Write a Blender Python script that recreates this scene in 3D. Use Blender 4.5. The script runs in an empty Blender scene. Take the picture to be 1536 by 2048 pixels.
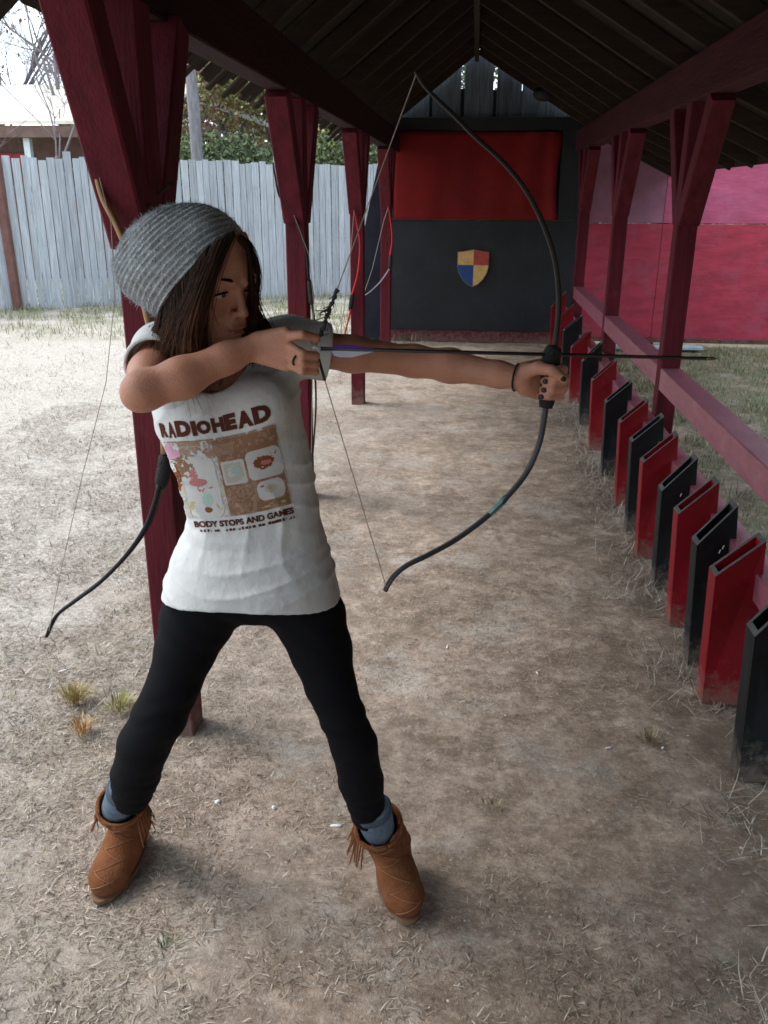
import bpy, math, random
import numpy as np
from mathutils import Vector, Matrix, Quaternion
from mathutils.bvhtree import BVHTree
random.seed(7); RNG = np.random.default_rng(7)
scene = bpy.context.scene
COL = scene.collection

# ------------------------------------------------------------------ camera, sky, sun, exposure
F_PX, CX, CY, CAM_H = 1738.0, 768.0, 1024.0, 1.55
TH, PS, RO = math.radians(20.04), math.radians(5.62), math.radians(0.3)
def ray(px, py):
    x = (px - CX) / F_PX; y = -(py - CY) / F_PX
    x, y = x*math.cos(RO) - y*math.sin(RO), x*math.sin(RO) + y*math.cos(RO)
    fw = math.cos(TH) + y*math.sin(TH); up = -math.sin(TH) + y*math.cos(TH)
    return Vector((x*math.cos(PS) - fw*math.sin(PS), x*math.sin(PS) + fw*math.cos(PS), up))
def at(px, py, Y):
    r = ray(px, py); return Vector((r.x*Y/r.y, Y, CAM_H + r.z*Y/r.y))
def gnd(px, py, z=0.0):
    r = ray(px, py); t = (z - CAM_H)/r.z; return Vector((r.x*t, r.y*t, z))
cam_d = bpy.data.cameras.new('camera'); cam = bpy.data.objects.new('camera', cam_d); COL.objects.link(cam)
_c = ray(CX, CY); _x = (ray(CX+F_PX, CY) - _c); _y = (ray(CX, CY-F_PX) - _c)
_m = Matrix((( _x.x, _y.x, -_c.x, 0), (_x.y, _y.y, -_c.y, 0), (_x.z, _y.z, -_c.z, CAM_H), (0, 0, 0, 1)))
cam.matrix_world = _m
cam_d.sensor_fit = 'VERTICAL'; cam_d.sensor_height = 24; cam_d.lens = 24*F_PX/2048
cam_d.clip_start = 0.05; cam_d.clip_end = 400
scene.camera = cam
SUN_EL, SUN_AZ = math.radians(50), math.radians(-82)      # light comes from the open left side
world = bpy.data.worlds.new('World'); scene.world = world; world.use_nodes = True
wn = world.node_tree; wn.nodes.clear()
wo = wn.nodes.new('ShaderNodeOutputWorld'); wb = wn.nodes.new('ShaderNodeBackground')
ws = wn.nodes.new('ShaderNodeTexSky'); ws.sky_type = 'NISHITA'; ws.sun_disc = False
ws.sun_elevation = SUN_EL; ws.sun_rotation = SUN_AZ; ws.air_density = 1.0; ws.dust_density = 3.0
wc = wn.nodes.new('ShaderNodeTexNoise'); wc.inputs['Scale'].default_value = 2.2; wc.inputs['Detail'].default_value = 5
wr = wn.nodes.new('ShaderNodeMapRange'); wr.inputs[1].default_value = .3; wr.inputs[2].default_value = .7
wr.inputs[3].default_value = .72; wr.inputs[4].default_value = .92
wm = wn.nodes.new('ShaderNodeMix'); wm.data_type = 'RGBA'
wm.inputs[7].default_value = (8.3, 9.6, 10.8, 1)
wt = wn.nodes.new('ShaderNodeTexCoord')
wn.links.new(wt.outputs['Generated'], wc.inputs['Vector']); wn.links.new(wc.outputs['Fac'], wr.inputs[0])
wn.links.new(wr.outputs[0], wm.inputs[0]); wn.links.new(ws.outputs[0], wm.inputs[6])
wn.links.new(wm.outputs[2], wb.inputs[0]); wb.inputs[1].default_value = 0.12
wn.links.new(wb.outputs[0], wo.inputs[0])
sun_d = bpy.data.lights.new('sun', 'SUN'); sun = bpy.data.objects.new('sun', sun_d); COL.objects.link(sun)
sun_d.energy = 1.25; sun_d.angle = math.radians(28); sun_d.color = (1, .97, .93)
_sd = Vector((math.sin(SUN_AZ)*math.cos(SUN_EL), math.cos(SUN_AZ)*math.cos(SUN_EL), math.sin(SUN_EL)))
sun.rotation_euler = _sd.to_track_quat('Z', 'Y').to_euler()
scene.view_settings.view_transform = 'Standard'; scene.view_settings.look = 'None'
scene.view_settings.gamma = 1; scene.view_settings.exposure = 1.05
scene.view_settings.use_curve_mapping = False
scene.cycles.max_bounces = 8; scene.cycles.diffuse_bounces = 5
scene.cycles.filter_width = 1.6

# ------------------------------------------------------------------ helpers
def mat(name, col, rough=.8, var=.25, scale=6, bump=.15, bscale=60, stretch=(1, 1, 1), spec=.3, col2=None, attr=None, metal=0, dirt=None, island=0, mud=None):
    m = bpy.data.materials.new(name); m.use_nodes = True; nt = m.node_tree; N = nt.nodes; L = nt.links
    b = N['Principled BSDF']; b.inputs['Roughness'].default_value = rough
    b.inputs['Specular IOR Level'].default_value = spec; b.inputs['Metallic'].default_value = metal
    tc = N.new('ShaderNodeTexCoord'); mp = N.new('ShaderNodeMapping'); mp.inputs['Scale'].default_value = stretch
    L.new(tc.outputs['Object'], mp.inputs['Vector'])
    n1 = N.new('ShaderNodeTexNoise'); n1.inputs['Scale'].default_value = scale; n1.inputs['Detail'].default_value = 6; n1.inputs['Roughness'].default_value = .65
    L.new(mp.outputs[0], n1.inputs['Vector'])
    mix = N.new('ShaderNodeMix'); mix.data_type = 'RGBA'
    c2 = col2 if col2 else tuple(c*(1-var) for c in col)
    c1 = tuple(min(1, c*(1+var*.6)) for c in col) if not col2 else col
    mix.inputs[6].default_value = (*c2, 1); mix.inputs[7].default_value = (*c1, 1)
    mr = N.new('ShaderNodeMapRange'); mr.inputs[1].default_value = .32; mr.inputs[2].default_value = .68
    L.new(n1.outputs['Fac'], mr.inputs[0]); L.new(mr.outputs[0], mix.inputs[0])
    out = mix.outputs[2]
    if attr:
        a = N.new('ShaderNodeAttribute'); a.attribute_name = attr
        mu = N.new('ShaderNodeMix'); mu.data_type = 'RGBA'; mu.blend_type = 'MULTIPLY'; mu.inputs[0].default_value = 1
        L.new(out, mu.inputs[6]); L.new(a.outputs['Color'], mu.inputs[7]); out = mu.outputs[2]
    if island:
        g = N.new('ShaderNodeNewGeometry'); oi = N.new('ShaderNodeObjectInfo')
        r1 = N.new('ShaderNodeMapRange'); r1.inputs[3].default_value = 1-island; r1.inputs[4].default_value = 1+island
        L.new(oi.outputs['Random'], r1.inputs[0])
        hs = N.new('ShaderNodeHueSaturation'); L.new(out, hs.inputs['Color']); L.new(r1.outputs[0], hs.inputs['Value']); out = hs.outputs[0]
    if dirt:
        n3 = N.new('ShaderNodeTexNoise'); n3.inputs['Scale'].default_value = dirt[1]; n3.inputs['Detail'].default_value = 8; n3.inputs['Roughness'].default_value = .7
        L.new(tc.outputs['Object'], n3.inputs['Vector'])
        r3 = N.new('ShaderNodeMapRange'); r3.inputs[1].default_value = dirt[2]; r3.inputs[2].default_value = dirt[2]+.15; r3.inputs[4].default_value = dirt[3]
        L.new(n3.outputs['Fac'], r3.inputs[0])
        m3 = N.new('ShaderNodeMix'); m3.data_type = 'RGBA'; m3.inputs[7].default_value = (*dirt[0], 1)
        L.new(r3.outputs[0], m3.inputs[0]); L.new(out, m3.inputs[6]); out = m3.outputs[2]
    if mud:
        sp_ = N.new('ShaderNodeSeparateXYZ'); L.new(tc.outputs['Object'], sp_.inputs[0]); n4 = N.new('ShaderNodeTexNoise'); n4.inputs['Scale'].default_value = 28; n4.inputs['Detail'].default_value = 7; n4.inputs['Roughness'].default_value = .75
        L.new(tc.outputs['Object'], n4.inputs['Vector']); r4 = N.new('ShaderNodeMapRange'); r4.inputs[1].default_value = 0; r4.inputs[2].default_value = mud; r4.inputs[3].default_value = .72; r4.inputs[4].default_value = .30; L.new(sp_.outputs[2], r4.inputs[0])
        s4 = N.new('ShaderNodeMath'); s4.operation = 'ADD'; L.new(r4.outputs[0], s4.inputs[0]); L.new(n4.outputs['Fac'], s4.inputs[1]); r5 = N.new('ShaderNodeMapRange'); r5.inputs[1].default_value = .95; r5.inputs[2].default_value = 1.2; r5.inputs[4].default_value = .5; L.new(s4.outputs[0], r5.inputs[0])
        m5 = N.new('ShaderNodeMix'); m5.data_type = 'RGBA'; m5.inputs[7].default_value = (.20, .155, .12, 1); L.new(r5.outputs[0], m5.inputs[0]); L.new(out, m5.inputs[6]); out = m5.outputs[2]
    L.new(out, b.inputs['Base Color'])
    if bump:
        n2 = N.new('ShaderNodeTexNoise'); n2.inputs['Scale'].default_value = bscale; n2.inputs['Detail'].default_value = 5
        L.new(mp.outputs[0], n2.inputs['Vector'])
        bp = N.new('ShaderNodeBump'); bp.inputs['Strength'].default_value = bump; bp.inputs['Distance'].default_value = .01
        L.new(n2.outputs['Fac'], bp.inputs['Height']); L.new(bp.outputs[0], b.inputs['Normal'])
    return m
def tag(o, label=None, cat=None, group=None, kind=None):
    if label: o['label'] = label
    if cat: o['category'] = cat
    if group: o['group'] = group
    if kind: o['kind'] = kind
    return o
def empty(name, loc=(0, 0, 0)):
    o = bpy.data.objects.new(name, None); COL.objects.link(o); o.location = loc; o.empty_display_size = .1; return o
def link(name, me, m=None, parent=None, smooth=False):
    if m is not None:
        for q in (m if isinstance(m, (list, tuple)) else [m]): me.materials.append(q)
    if smooth: me.polygons.foreach_set('use_smooth', [True]*len(me.polygons))
    o = bpy.data.objects.new(name, me); COL.objects.link(o)
    if parent is not None:
        o.parent = parent
        if parent.parent is None: o.location = -Vector(parent.location)      # meshes are given in world coordinates
    return o
class MB:
    def __init__(s): s.v = []; s.f = []
    def add(s, vs, fs):
        n = len(s.v); s.v += [tuple(v) for v in vs]; s.f += [tuple(i+n for i in f) for f in fs]; return s
    def mesh(s, name='m'):
        me = bpy.data.meshes.new(name); me.from_pydata(s.v, [], s.f); me.update(); return me
    def build(s, name, m=None, parent=None, smooth=False): return link(name, s.mesh(name), m, parent, smooth)
    def beam(s, p0, p1, w, h, up=(0, 0, 1), c=.004, tw=0, w1=None):
        """chamfered square timber from p0 to p1; w across, h along 'up'"""
        p0, p1, up = Vector(p0), Vector(p1), Vector(up); d = (p1-p0).normalized()
        sx = d.cross(up).normalized(); sy = sx.cross(d).normalized()
        rings = []
        for P, W in ((p0, w), (p1, w1 or w)):
            a, b = W/2, h/2
            q = [(-a+c, -b), (a-c, -b), (a, -b+c), (a, b-c), (a-c, b), (-a+c, b), (-a, b-c), (-a, -b+c)]
            rings += [P + sx*x + sy*y for x, y in q]
        fs = [(i, (i+1) % 8, 8+(i+1) % 8, 8+i) for i in range(8)] + [tuple(range(7, -1, -1)), tuple(range(8, 16))]
        return s.add(rings, fs)
    def tube(s, pts, rad, n=8, flat=1.0, caps=True, up=None):
        pts = [Vector(p) for p in pts]; m = len(pts)
        if not hasattr(rad, '__len__'): rad = [rad]*m
        t0 = (pts[1]-pts[0]).normalized(); a = Vector(up) if up is not None else (Vector((0, 0, 1)) if abs(t0.z) < .9 else Vector((1, 0, 0)))
        vs = []
        for i in range(m):
            t = (pts[min(i+1, m-1)]-pts[max(i-1, 0)]).normalized()
            x = t.cross(a).normalized() if up is not None else (a - t*a.dot(t)).normalized()
            if up is None: a = x
            y = t.cross(x)
            for k in range(n):
                q = 2*math.pi*k/n; vs.append(pts[i] + x*math.cos(q)*rad[i] + y*math.sin(q)*rad[i]*flat)
        fs = [(i*n+k, i*n+(k+1) % n, (i+1)*n+(k+1) % n, (i+1)*n+k) for i in range(m-1) for k in range(n)]
        if caps: fs += [tuple(range(n-1, -1, -1)), tuple(range((m-1)*n, m*n))]
        return s.add(vs, fs)
    def ball(s, c, r, nu=10, nv=7, M=None):
        c = Vector(c); r = Vector(r) if hasattr(r, '__len__') else Vector((r, r, r)); vs = []; fs = []
        for i in range(nv+1):
            a = math.pi*i/nv
            for k in range(nu):
                b = 2*math.pi*k/nu; q = Vector((math.sin(a)*math.cos(b)*r.x, math.sin(a)*math.sin(b)*r.y, math.cos(a)*r.z))
                vs.append(c + (M @ q if M else q))
        for i in range(nv):
            for k in range(nu): fs.append((i*nu+k, (i+1)*nu+k, (i+1)*nu+(k+1) % nu, i*nu+(k+1) % nu))
        return s.add(vs, fs)
def crom(pts, n):
    P = [Vector(p) for p in pts]; P = [P[0]*2-P[1]] + P + [P[-1]*2-P[-2]]; out = []
    segs = len(P)-3
    for i in range(n):
        u = i/(n-1)*segs; k = min(int(u), segs-1); t = u-k; a, b, c, d = P[k:k+4]
        out.append(.5*((2*b) + (c-a)*t + (2*a-5*b+4*c-d)*t*t + (3*b-a-3*c+d)*t**3))
    return out
def npmesh(name, V, F, m=None, parent=None, smooth=True, colors=None):
    V = np.asarray(V, np.float32); F = np.asarray(F, np.int32); k = F.shape[1]
    me = bpy.data.meshes.new(name); me.vertices.add(len(V)); me.vertices.foreach_set('co', V.ravel())
    me.loops.add(F.size); me.loops.foreach_set('vertex_index', F.ravel())
    me.polygons.add(len(F)); me.polygons.foreach_set('loop_start', np.arange(0, F.size, k, dtype=np.int32))
    me.polygons.foreach_set('loop_total', np.full(len(F), k, np.int32)); me.update(calc_edges=True)
    if colors is not None:
        a = me.color_attributes.new('tint', 'FLOAT_COLOR', 'POINT'); c = np.ones((len(V), 4), np.float32); c[:, :3] = colors; a.data.foreach_set('color', c.ravel())
    return link(name, me, m, parent, smooth)

# ---- distance-field modelling, used for the figure and the boots
class Field:
    def __init__(s, lo, hi, h):
        s.lo = np.array(lo, float); s.h = h; s.n = (np.ceil((np.array(hi)-s.lo)/h)).astype(int)+1
        s.ax = [(s.lo[i]+np.arange(s.n[i])*h).astype(np.float32) for i in range(3)]; s.D = np.full(s.n, .06, np.float32)
    def sub(s, lo, hi, mg):
        a = np.clip(np.floor((np.array(lo)-mg-s.lo)/s.h).astype(int), 0, s.n-1); b = np.clip(np.ceil((np.array(hi)+mg-s.lo)/s.h).astype(int)+1, 1, s.n)
        sl = tuple(slice(a[i], b[i]) for i in range(3))
        return sl, s.ax[0][sl[0]][:, None, None], s.ax[1][sl[1]][None, :, None], s.ax[2][sl[2]][None, None, :]
    def op(s, fn, lo, hi, k=.01, mode='add'):
        sl, X, Y, Z = s.sub(lo, hi, k+.02); d = fn(X, Y, Z).astype(np.float32); a = s.D[sl]
        if mode == 'cut': d = -d; hh = np.clip(.5-.5*(a-d)/k, 0, 1) if k > 0 else None; s.D[sl] = (a*(1-hh)+d*hh + k*hh*(1-hh)) if k > 0 else np.maximum(a, d)
        else:
            hh = np.clip(.5+.5*(a-d)/k, 0, 1); s.D[sl] = a*(1-hh)+d*hh - k*hh*(1-hh)
    def cone(s, p, q, r1, r2, k=.01, mode='add', sq=None):
        p = np.array(p, float); q = np.array(q, float); v = q-p; L = max(v.dot(v), 1e-9); R = max(r1, r2)
        def fn(X, Y, Z):
            t = np.clip(((X-p[0])*v[0]+(Y-p[1])*v[1]+(Z-p[2])*v[2])/L, 0, 1)
            return np.sqrt((X-p[0]-t*v[0])**2+(Y-p[1]-t*v[1])**2+(Z-p[2]-t*v[2])**2) - (r1+t*(r2-r1))
        s.op(fn, np.minimum(p, q)-R, np.maximum(p, q)+R, k, mode)
    def chain(s, pts, rs, k=.01):
        for i in range(len(pts)-1): s.cone(pts[i], pts[i+1], rs[i], rs[i+1], k)
    def ell(s, c, r, M=None, k=.01, mode='add'):
        c = np.array(c, float); M = np.eye(3) if M is None else np.array(M, float); R = max(r)
        def fn(X, Y, Z):
            x, y, z = X-c[0], Y-c[1], Z-c[2]
            a = (M[0, 0]*x+M[1, 0]*y+M[2, 0]*z); b = (M[0, 1]*x+M[1, 1]*y+M[2, 1]*z); e = (M[0, 2]*x+M[1, 2]*y+M[2, 2]*z)
            k0 = np.sqrt((a/r[0])**2+(b/r[1])**2+(e/r[2])**2); k1 = np.sqrt((a/r[0]**2)**2+(b/r[1]**2)**2+(e/r[2]**2)**2)
            return k0*(k0-1)/np.maximum(k1, 1e-6)
        s.op(fn, c-R, c+R, k, mode)
    def loft(s, rows, off=0, k=.01, disp=None):
        """rows: (z, cx, cy, a, b, yaw) stacked elliptic sections"""
        rows = sorted(rows); T = np.array(rows, float)
        def fn(X, Y, Z):
            z = Z.ravel(); g = [np.interp(z, T[:, 0], T[:, i])[None, None, :] for i in range(1, 6)]
            x, y = X-g[0], Y-g[1]; c, sn = np.cos(g[4]), np.sin(g[4]); u = x*c+y*sn; w = -x*sn+y*c
            a = g[2]+off; b = g[3]+off; p = 2.3
            q = (np.abs(u/a)**p+np.abs(w/b)**p)**(1/p); d = (q-1)*np.minimum(a, b)*.95
            d = np.maximum(d, np.maximum(T[0, 0]-Z, Z-T[-1, 0]))
            return d + (disp(X, Y, Z) if disp else 0)
        R = T[:, 3:5].max()+.03
        s.op(fn, (T[:, 1].min()-R, T[:, 2].min()-R, T[0, 0]-.02), (T[:, 1].max()+R, T[:, 2].max()+R, T[-1, 0]+.02), k)
    def net(s):
        D = s.D; I = (D < 0); n = np.array(D.shape)-1
        cnt = np.zeros(n, np.int8)
        C = [(i, j, k) for i in (0, 1) for j in (0, 1) for k in (0, 1)]
        for i, j, k in C: cnt += I[i:i+n[0], j:j+n[1], k:k+n[2]]
        act = np.argwhere((cnt > 0) & (cnt < 8)); idx = np.full(n, -1, np.int32); idx[tuple(act.T)] = np.arange(len(act))
        vals = {c: D[act[:, 0]+c[0], act[:, 1]+c[1], act[:, 2]+c[2]] for c in C}
        P = np.zeros((len(act), 3)); W = np.zeros(len(act))
        for a in C:
            for ax in range(3):
                if a[ax] == 0:
                    b = list(a); b[ax] = 1; b = tuple(b); va, vb = vals[a], vals[b]; m = (va < 0) != (vb < 0)
                    t = np.where(m, va/np.where(va == vb, 1, va-vb), 0)
                    pt = np.tile(np.array(a, float), (len(act), 1)); pt[:, ax] += t; P[m] += pt[m]; W[m] += 1
        V = s.lo + (act + P/W[:, None])*s.h; Q = []
        for ax in range(3):
            o1, o2 = [(1, 2), (2, 0), (0, 1)][ax]
            A = np.take(I, range(0, n[ax]), axis=ax); B = np.take(I, range(1, n[ax]+1), axis=ax); e = np.argwhere(A != B)
            e = e[(e[:, o1] > 0) & (e[:, o2] > 0) & (e[:, o1] < n[o1]) & (e[:, o2] < n[o2])]
            fl = A[tuple(e.T)]
            def g(d1, d2):
                q = e.copy(); q[:, o1] -= d1; q[:, o2] -= d2; return idx[tuple(q.T)]
            q = np.stack([g(1, 1), g(0, 1), g(0, 0), g(1, 0)], 1); q[~fl] = q[~fl][:, ::-1]; Q.append(q)
        return V, np.concatenate(Q)
def relax(V, F, it=1, w=.5):
    n = len(V)
    for _ in range(it):
        A = np.zeros_like(V); c = np.zeros(n)
        for i in range(4):
            for j in ((i+1) % 4, (i-1) % 4): np.add.at(A, F[:, i], V[F[:, j]]); np.add.at(c, F[:, i], 1)
        V = V*(1-w) + w*A/np.maximum(c, 1)[:, None]
    return V

# ------------------------------------------------------------------ materials
M = {}
M['maroon'] = mat('maroon_paint', (.098, .0105, .0175), .8, .35, 3, .3, 22, (7, 7, .7), spec=.2, dirt=((.15, .045, .055), 9, .60, .5), mud=.22)
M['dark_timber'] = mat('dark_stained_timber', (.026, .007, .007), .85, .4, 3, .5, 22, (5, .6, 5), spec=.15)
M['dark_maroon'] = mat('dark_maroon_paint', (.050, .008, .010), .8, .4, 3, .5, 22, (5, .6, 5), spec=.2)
M['maroon_rail'] = mat('faded_maroon_paint', (.29, .085, .115), .38, .25, 5, .2, 40, (6, 1, 6), spec=.7, dirt=((.36, .17, .19), 6, .5, .5))
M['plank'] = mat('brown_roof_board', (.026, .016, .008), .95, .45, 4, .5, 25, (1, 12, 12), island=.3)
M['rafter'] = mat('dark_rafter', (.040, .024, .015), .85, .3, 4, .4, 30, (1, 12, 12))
M['weathered'] = mat('weathered_grey_board', (.30, .31, .33), .9, .4, 5, .6, 30, (14, 14, .8), island=.18, dirt=((.17, .17, .16), 5, .55, .6))
M['gable'] = mat('grey_gable_board', (.10, .12, .14), .9, .5, 4, .5, 25, (14, 14, .8), island=.2)
M['picket'] = mat('silvery_picket', (.40, .43, .465), .9, .35, 4, .5, 30, (14, 14, .6), island=.17, dirt=((.24, .26, .24), 3, .56, .55))
M['black_panel'] = mat('charcoal_painted_board', (.011, .012, .015), .65, .35, 3, .2, 20, spec=.4, dirt=((.026, .026, .029), 4, .55, .5))
M['black_beam'] = mat('black_timber', (.02, .02, .022), .7, .3, 4)
M['navy'] = mat('dark_slate_board', (.03, .033, .05), .7, .3, 3)
M['red_cloth'] = mat('red_cloth', (.17, .005, .005), .85, .25, 3, .2, 200)
M['pink_low'] = mat('raspberry_painted_plywood', (.40, .040, .070), .7, .3, 3, .35, 14, (1, 1, 3), dirt=((.32, .075, .115), 3, .5, .6))
M['pink_up'] = mat('faded_pink_plywood', (.45, .085, .165), .7, .25, 3, .35, 14, (1, 1, 3), dirt=((.42, .14, .24), 2.5, .5, .6))
M['grey_ply'] = mat('grey_rose_plywood', (.30, .13, .19), .8, .25, 3, .3, 14)
M['q_red'] = mat('red_quiver_paint', (.21, .005, .010), .5, .25, 4, .15, 30, spec=.22, dirt=((.30, .10, .09), 11, .60, .6), mud=.16)
M['q_black'] = mat('black_quiver_paint', (.008, .010, .012), .55, .3, 4, .15, 30, spec=.25, dirt=((.06, .06, .06), 11, .60, .6), mud=.16)
M['q_edge'] = mat('worn_grey_edge', (.10, .095, .095), .8, .3, 20)
M['skin'] = mat('skin', (.46, .208, .132), .5, .16, 14, .22, 320, spec=.4, attr='tint')
M['lip'] = mat('lip', (.36, .12, .10), .5, .1, 9, 0)
M['hair'] = mat('dark_brown_hair', (.022, .011, .006), .65, .3, 20, 0, spec=.12, attr='tint')
M['shirt'] = mat('white_jersey', (.56, .56, .55), .9, .04, 8, .7, 20, (1, 1, .8), spec=.1)
M['leg'] = mat('black_leggings', (.0038, .0038, .0052), .85, .2, 30, .3, 900, spec=.12)
M['sock'] = mat('blue_grey_sock', (.10, .135, .18), .95, .25, 60, .3, 300)
M['sock_dark'] = mat('grey_sock_cuff', (.062, .078, .10), .95, .3, 60, .4, 300)
M['suede'] = mat('tan_suede', (.175, .066, .028), .95, .35, 9, .35, 180, spec=.1, dirt=((.17, .080, .040), 12, .52, .5))
M['sole'] = mat('brown_sole', (.16, .09, .05), .8, .3, 20)
M['lace'] = mat('tan_lace', (.23, .105, .05), .8, .2, 60)
M['knit'] = mat('grey_knit_wool', (.58, .62, .64), .95, .3, 55, 1.0, 260, spec=.05, dirt=((.30, .27, .27), 9, .5, .5))
M['bow'] = mat('black_bow_laminate', (.008, .007, .007), .5, .3, 10, .05, 100, spec=.25)
M['bowgrey'] = mat('grey_bow_face', (.022, .022, .028), .5, .3, 10, .05, 100, spec=.5)  # lower limb face, greyer than the upper limb's laminate
M['tan_limb'] = mat('tan_bow_limb', (.36, .21, .10), .5, .2, 8)
M['redbow'] = mat('red_bow_limb', (.55, .02, .02), .4, .2, 8)
M['white_limb'] = mat('pale_bow_limb', (.26, .25, .27), .4, .15, 8)
M['grip'] = mat('black_grip_wrap', (.015, .014, .014), .75, .3, 60, .6, 200)
M['string'] = mat('pale_bowstring', (.30, .25, .20), .7, .2, 60, 0)
M['dark_string'] = mat('dark_serving', (.03, .028, .03), .7, .2, 60, 0)
M['shaft'] = mat('black_arrow_shaft', (.012, .01, .01), .35, .1, 9, 0, spec=.5)
M['purple'] = mat('purple_vane', (.10, .02, .32), .5, .15, 40, 0)
M['white'] = mat('white_vane', (.72, .76, .82), .5, .05, 40, 0)
M['brass'] = mat('dull_arrow_point', (.20, .13, .09), .5, .2, 40, 0, metal=.6)
M['mint'] = mat('mint_tape', (.20, .36, .32), .6, .1, 40, 0)
M['bark'] = mat('grey_bark', (.20, .19, .20), .9, .35, 8, .8, 30, (3, 3, .6))
M['twig'] = mat('bare_twig', (.20, .17, .18), .9, .3, 8, 0)

# ------------------------------------------------------------------ ground
def vnoise(x, y, s, seed=0):
    r = np.random.default_rng(seed).random((64, 64)); X = x*s; Y = y*s; i = np.floor(X).astype(int); j = np.floor(Y).astype(int); u = X-i; w = Y-j
    u = u*u*(3-2*u); w = w*w*(3-2*w); g = lambda a, b: r[a % 64, b % 64]
    return g(i, j)*(1-u)*(1-w)+g(i+1, j)*u*(1-w)+g(i, j+1)*(1-u)*w+g(i+1, j+1)*u*w
def gz(x, y):
    x = np.asarray(x, float); y = np.asarray(y, float)
    h = .020*(vnoise(x+50, y+50, 2.1, 1)-.5)+.014*(vnoise(x+50, y+50, 6, 2)-.5)+.009*(vnoise(x+50, y+50, 15, 3)-.5)+.005*(vnoise(x+50, y+50, 34, 4)-.5)
    return h-.008
def graded(lo, hi, c0, c1, fine, ratio):
    a = [c0]; 
    while a[-1] < c1: a.append(a[-1]+fine)
    s = fine
    while a[-1] < hi: s *= ratio; a.append(a[-1]+s)
    b = [c0]; s = fine
    while b[-1] > lo: s *= ratio; b.append(b[-1]-s)
    return np.array(b[:0:-1]+a)
gx = graded(-130, 130, -1.8, 1.4, .022, 1.045); gy = graded(-25, 220, .7, 4.5, .022, 1.045)
GX, GY = np.meshgrid(gx, gy, indexing='ij'); GZ = gz(GX, GY)
nx, ny = GX.shape; ii = np.arange(nx*ny).reshape(nx, ny)
gq = np.stack([ii[:-1, :-1], ii[1:, :-1], ii[1:, 1:], ii[:-1, 1:]], -1).reshape(-1, 4)
gm = bpy.data.materials.new('dusty_ground'); gm.use_nodes = True; nt = gm.node_tree; N = nt.nodes; L = nt.links; b = N['Principled BSDF']
b.inputs['Roughness'].default_value = .95; b.inputs['Specular IOR Level'].default_value = .1
tc = N.new('ShaderNodeTexCoord')
def noise(sc, det=6, ro=.6, st=None):
    n = N.new('ShaderNodeTexNoise'); n.inputs['Scale'].default_value = sc; n.inputs['Detail'].default_value = det; n.inputs['Roughness'].default_value = ro
    if st:
        mp = N.new('ShaderNodeMapping'); mp.inputs['Scale'].default_value = st; L.new(tc.outputs['Object'], mp.inputs[0]); L.new(mp.outputs[0], n.inputs[0])
    else: L.new(tc.outputs['Object'], n.inputs[0])
    return n.outputs['Fac']
def ramp(f, a, b_, lo=0, hi=1):
    r = N.new('ShaderNodeMapRange'); r.inputs[1].default_value = a; r.inputs[2].default_value = b_; r.inputs[3].default_value = lo; r.inputs[4].default_value = hi; L.new(f, r.inputs[0]); return r.outputs[0]
def mixc(f, A, B):
    m = N.new('ShaderNodeMix'); m.data_type = 'RGBA'; L.new(f, m.inputs[0])
    for k, c in ((6, A), (7, B)):
        if isinstance(c, tuple): m.inputs[k].default_value = (*c, 1)
        else: L.new(c, m.inputs[k])
    return m.outputs[2]
def mth(op, a, b_):
    m = N.new('ShaderNodeMath'); m.operation = op
    for k, c in ((0, a), (1, b_)):
        if isinstance(c, (int, float)): m.inputs[k].default_value = c
        else: L.new(c, m.inputs[k])
    return m.outputs[0]
sand = mixc(ramp(noise(3.5), .35, .65), (.50, .380, .290), (.61, .480, .385))
sand = mixc(ramp(noise(22, 8, .75), .40, .66), sand, (.25, .185, .14))
sand = mixc(ramp(mth('ADD', mth('MULTIPLY', noise(5, 10, .8, (1, 1.4, 1)), .75), mth('MULTIPLY', noise(1.1, 3), .25)), .45, .56, 0, .85), sand, (.225, .165, .12))
sand = mixc(ramp(noise(70, 6, .8), .52, .68, 0, .7), sand, (.62, .56, .50))
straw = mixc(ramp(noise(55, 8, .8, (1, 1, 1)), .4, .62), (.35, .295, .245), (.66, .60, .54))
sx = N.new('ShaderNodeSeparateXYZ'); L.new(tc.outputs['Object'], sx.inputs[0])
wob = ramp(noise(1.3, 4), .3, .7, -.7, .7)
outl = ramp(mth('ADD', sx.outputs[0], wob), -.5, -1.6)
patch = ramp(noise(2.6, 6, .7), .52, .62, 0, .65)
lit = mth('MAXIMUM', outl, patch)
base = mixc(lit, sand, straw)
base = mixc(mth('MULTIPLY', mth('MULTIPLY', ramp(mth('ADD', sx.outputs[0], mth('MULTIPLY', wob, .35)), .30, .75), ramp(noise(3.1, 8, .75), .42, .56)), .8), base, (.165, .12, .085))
green = ramp(mth('ADD', sx.outputs[0], wob), 1.15, 1.9, 0, .8)
gfar = mth('MULTIPLY', ramp(sx.outputs[1], 8.5, 11.5, 0, .75), ramp(noise(1.7, 5), .4, .6))
gr = mixc(ramp(noise(30, 8, .8), .35, .65), (.10, .13, .06), (.28, .26, .18))
base = mixc(mth('MAXIMUM', mth('MULTIPLY', green, ramp(noise(4, 5), .3, .55)), gfar), base, gr)
L.new(base, b.inputs['Base Color'])
bp = N.new('ShaderNodeBump'); bp.inputs['Strength'].default_value = .9; bp.inputs['Distance'].default_value = .012
L.new(mth('ADD', noise(45, 8, .8), mth('MULTIPLY', noise(160, 4, .7), .5)), bp.inputs['Height']); L.new(bp.outputs[0], b.inputs['Normal'])
g = npmesh('ground', np.stack([GX, GY, GZ], -1).reshape(-1, 3), gq, gm); tag(g, kind='structure')

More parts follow.
